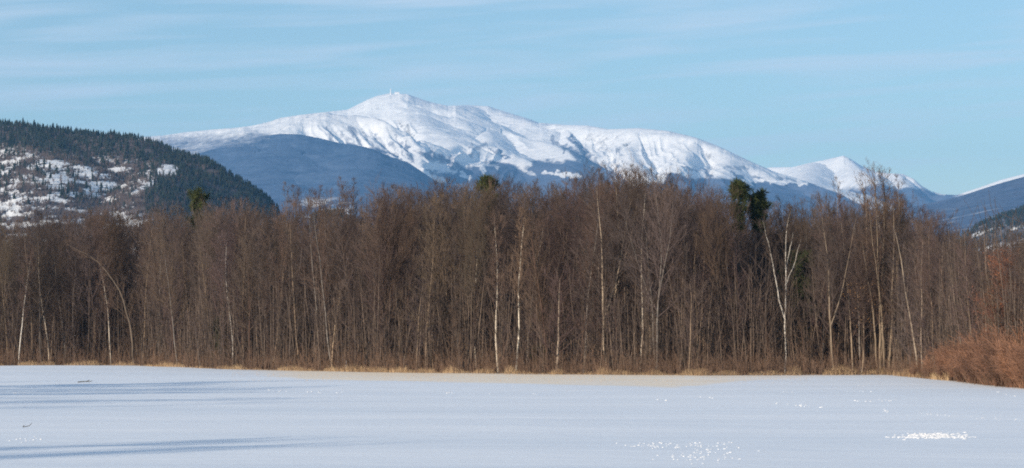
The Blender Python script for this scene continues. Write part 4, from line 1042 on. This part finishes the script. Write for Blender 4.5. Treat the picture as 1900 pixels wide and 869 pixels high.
# ---------------------------------------------------------------- world, haze, sun, camera
def build_world():
    w = bpy.data.worlds.new('World'); SC.world = w; w.use_nodes = True; nt = w.node_tree; bg = nt.nodes['Background']
    sky = nt.nodes.new('ShaderNodeTexSky'); sky.sky_type = 'NISHITA'; sky.sun_disc = False
    sky.sun_elevation = SUN_EL; sky.sun_rotation = math.atan2(SUN_DIR[0], SUN_DIR[1])
    sky.air_density = SKY_AIR; sky.dust_density = SKY_DUST; sky.ozone_density = SKY_OZ; sky.altitude = 200
    tc = nt.nodes.new('ShaderNodeTexCoord'); sp = nt.nodes.new('ShaderNodeSeparateXYZ'); nt.links.new(tc.outputs['Generated'], sp.inputs[0])
    az = mth(nt, 'ARCTAN2', sp.outputs['X'], sp.outputs['Y']); el = mth(nt, 'ARCSINE', sp.outputs['Z'])
    cb = nt.nodes.new('ShaderNodeCombineXYZ')
    nt.links.new(mth(nt, 'MULTIPLY', az, 8.0), cb.inputs[0]); nt.links.new(mth(nt, 'ADD', mth(nt, 'MULTIPLY', el, 120.0), mth(nt, 'MULTIPLY', az, -7.0)), cb.inputs[1])
    n1 = noise(nt, 1.0, 6, 0.52, cb.outputs[0]); n1n = n1.node; n1n.inputs['Distortion'].default_value = 0.35
    cb2 = nt.nodes.new('ShaderNodeCombineXYZ')
    nt.links.new(mth(nt, 'MULTIPLY', az, 5.0), cb2.inputs[0]); nt.links.new(mth(nt, 'MULTIPLY', el, 20.0), cb2.inputs[1])
    n2 = noise(nt, 1.0, 3, 0.5, cb2.outputs[0])
    c = mth(nt, 'ADD', mth(nt, 'MULTIPLY', n1, 0.75), mth(nt, 'MULTIPLY', n2, 0.35))
    c = mth(nt, 'MULTIPLY', mth(nt, 'SUBTRACT', c, 0.49), 5.0, clamp=True)
    c = mth(nt, 'MULTIPLY', c, 0.60)
    tint = mix(nt, 1.0, sky.outputs[0], SKY_TINT, 'MULTIPLY')
    # thin high cloud: sunlit white veil
    col = mix(nt, c, tint, CLOUD)
    nt.links.new(col, bg.inputs['Color']); bg.inputs['Strength'].default_value = SKY_STR


SKY_AIR, SKY_DUST, SKY_OZ, SKY_TINT, SKY_STR = 1.0, 0.0, 1.8, (0.72, 0.79, 0.84), 0.15
CLOUD = (5.0, 5.6, 6.3)
SUN_STR, EXPO = 4.9, 0.10
HAZE_D, HAZE_C = 3.6e-5, (0.22, 0.56, 1.0)


def build_haze():
    m = bpy.data.materials.new('haze'); m.use_nodes = True; nt = m.node_tree
    nt.nodes.remove(nt.nodes['Principled BSDF'])
    v = nt.nodes.new('ShaderNodeVolumePrincipled'); v.inputs['Color'].default_value = (*HAZE_C, 1); v.inputs['Density'].default_value = HAZE_D; v.inputs['Anisotropy'].default_value = 0.0
    nt.links.new(v.outputs[0], nt.nodes['Material Output'].inputs['Volume'])
    x, y0, y1, z0, z1 = 5900, -260, 24800, -45, 1790
    V = [(-x, y0, z0), (x, y0, z0), (x, y1, z0), (-x, y1, z0), (-x, y0, z1), (x, y0, z1), (x, y1, z1), (-x, y1, z1)]
    me = mesh('haze', V, [(0, 3, 2, 1), (4, 5, 6, 7), (0, 1, 5, 4), (1, 2, 6, 5), (2, 3, 7, 6), (3, 0, 4, 7)], None, [m])
    tag(obj('haze', me), 'thin blue winter air between camera and mountains', 'haze', kind='stuff')


def build_light_camera():
    l = bpy.data.lights.new('sun', 'SUN'); l.energy = SUN_STR; l.angle = math.radians(0.5); l.color = (1.0, 0.85, 0.67)
    o = bpy.data.objects.new('sun', l); COL.objects.link(o)
    from mathutils import Vector
    o.rotation_euler = Vector(tuple(SUN_DIR)).to_track_quat('Z', 'Y').to_euler()
    c = bpy.data.cameras.new('camera'); co = bpy.data.objects.new('camera', c); COL.objects.link(co)
    c.sensor_width = 36; c.lens = F / 1900 * 36; c.clip_start = 0.5; c.clip_end = 60000
    co.location = (0, 0, CAMZ); co.rotation_euler = (math.pi / 2 + TILT, 0, 0); SC.camera = co
    SC.view_settings.view_transform = 'Standard'; SC.view_settings.look = 'None'; SC.view_settings.gamma = 1; SC.view_settings.exposure = EXPO
    SC.cycles.use_denoising = False; SC.cycles.filter_width = 1.9
    SC.cycles.max_bounces = 5; SC.cycles.diffuse_bounces = 3; SC.cycles.volume_bounces = 1; SC.cycles.sample_clamp_indirect = 3
    SC.render.resolution_x = 1024; SC.render.resolution_y = 468


build_world(); build_haze(); build_ground(); build_mountains(); fir_meshes(); build_left_hill(); build_station()
build_protos(); build_wood(); build_pines()
leafy('b2', 1850, 2.5, 462, M_LEAF, 3200, 'russet-tinged tree holding dry leaves behind the red-brown thicket', (0.1, 1.0))
leafy('s3', 1606, 1.2, 470, M_TANLEAF, 160, 'small oak with a few orange leaves beside the fanned clump', (0.2, 0.75))
build_understory(); build_thicket(); build_field_bits(); build_offside_trees(); build_light_camera()
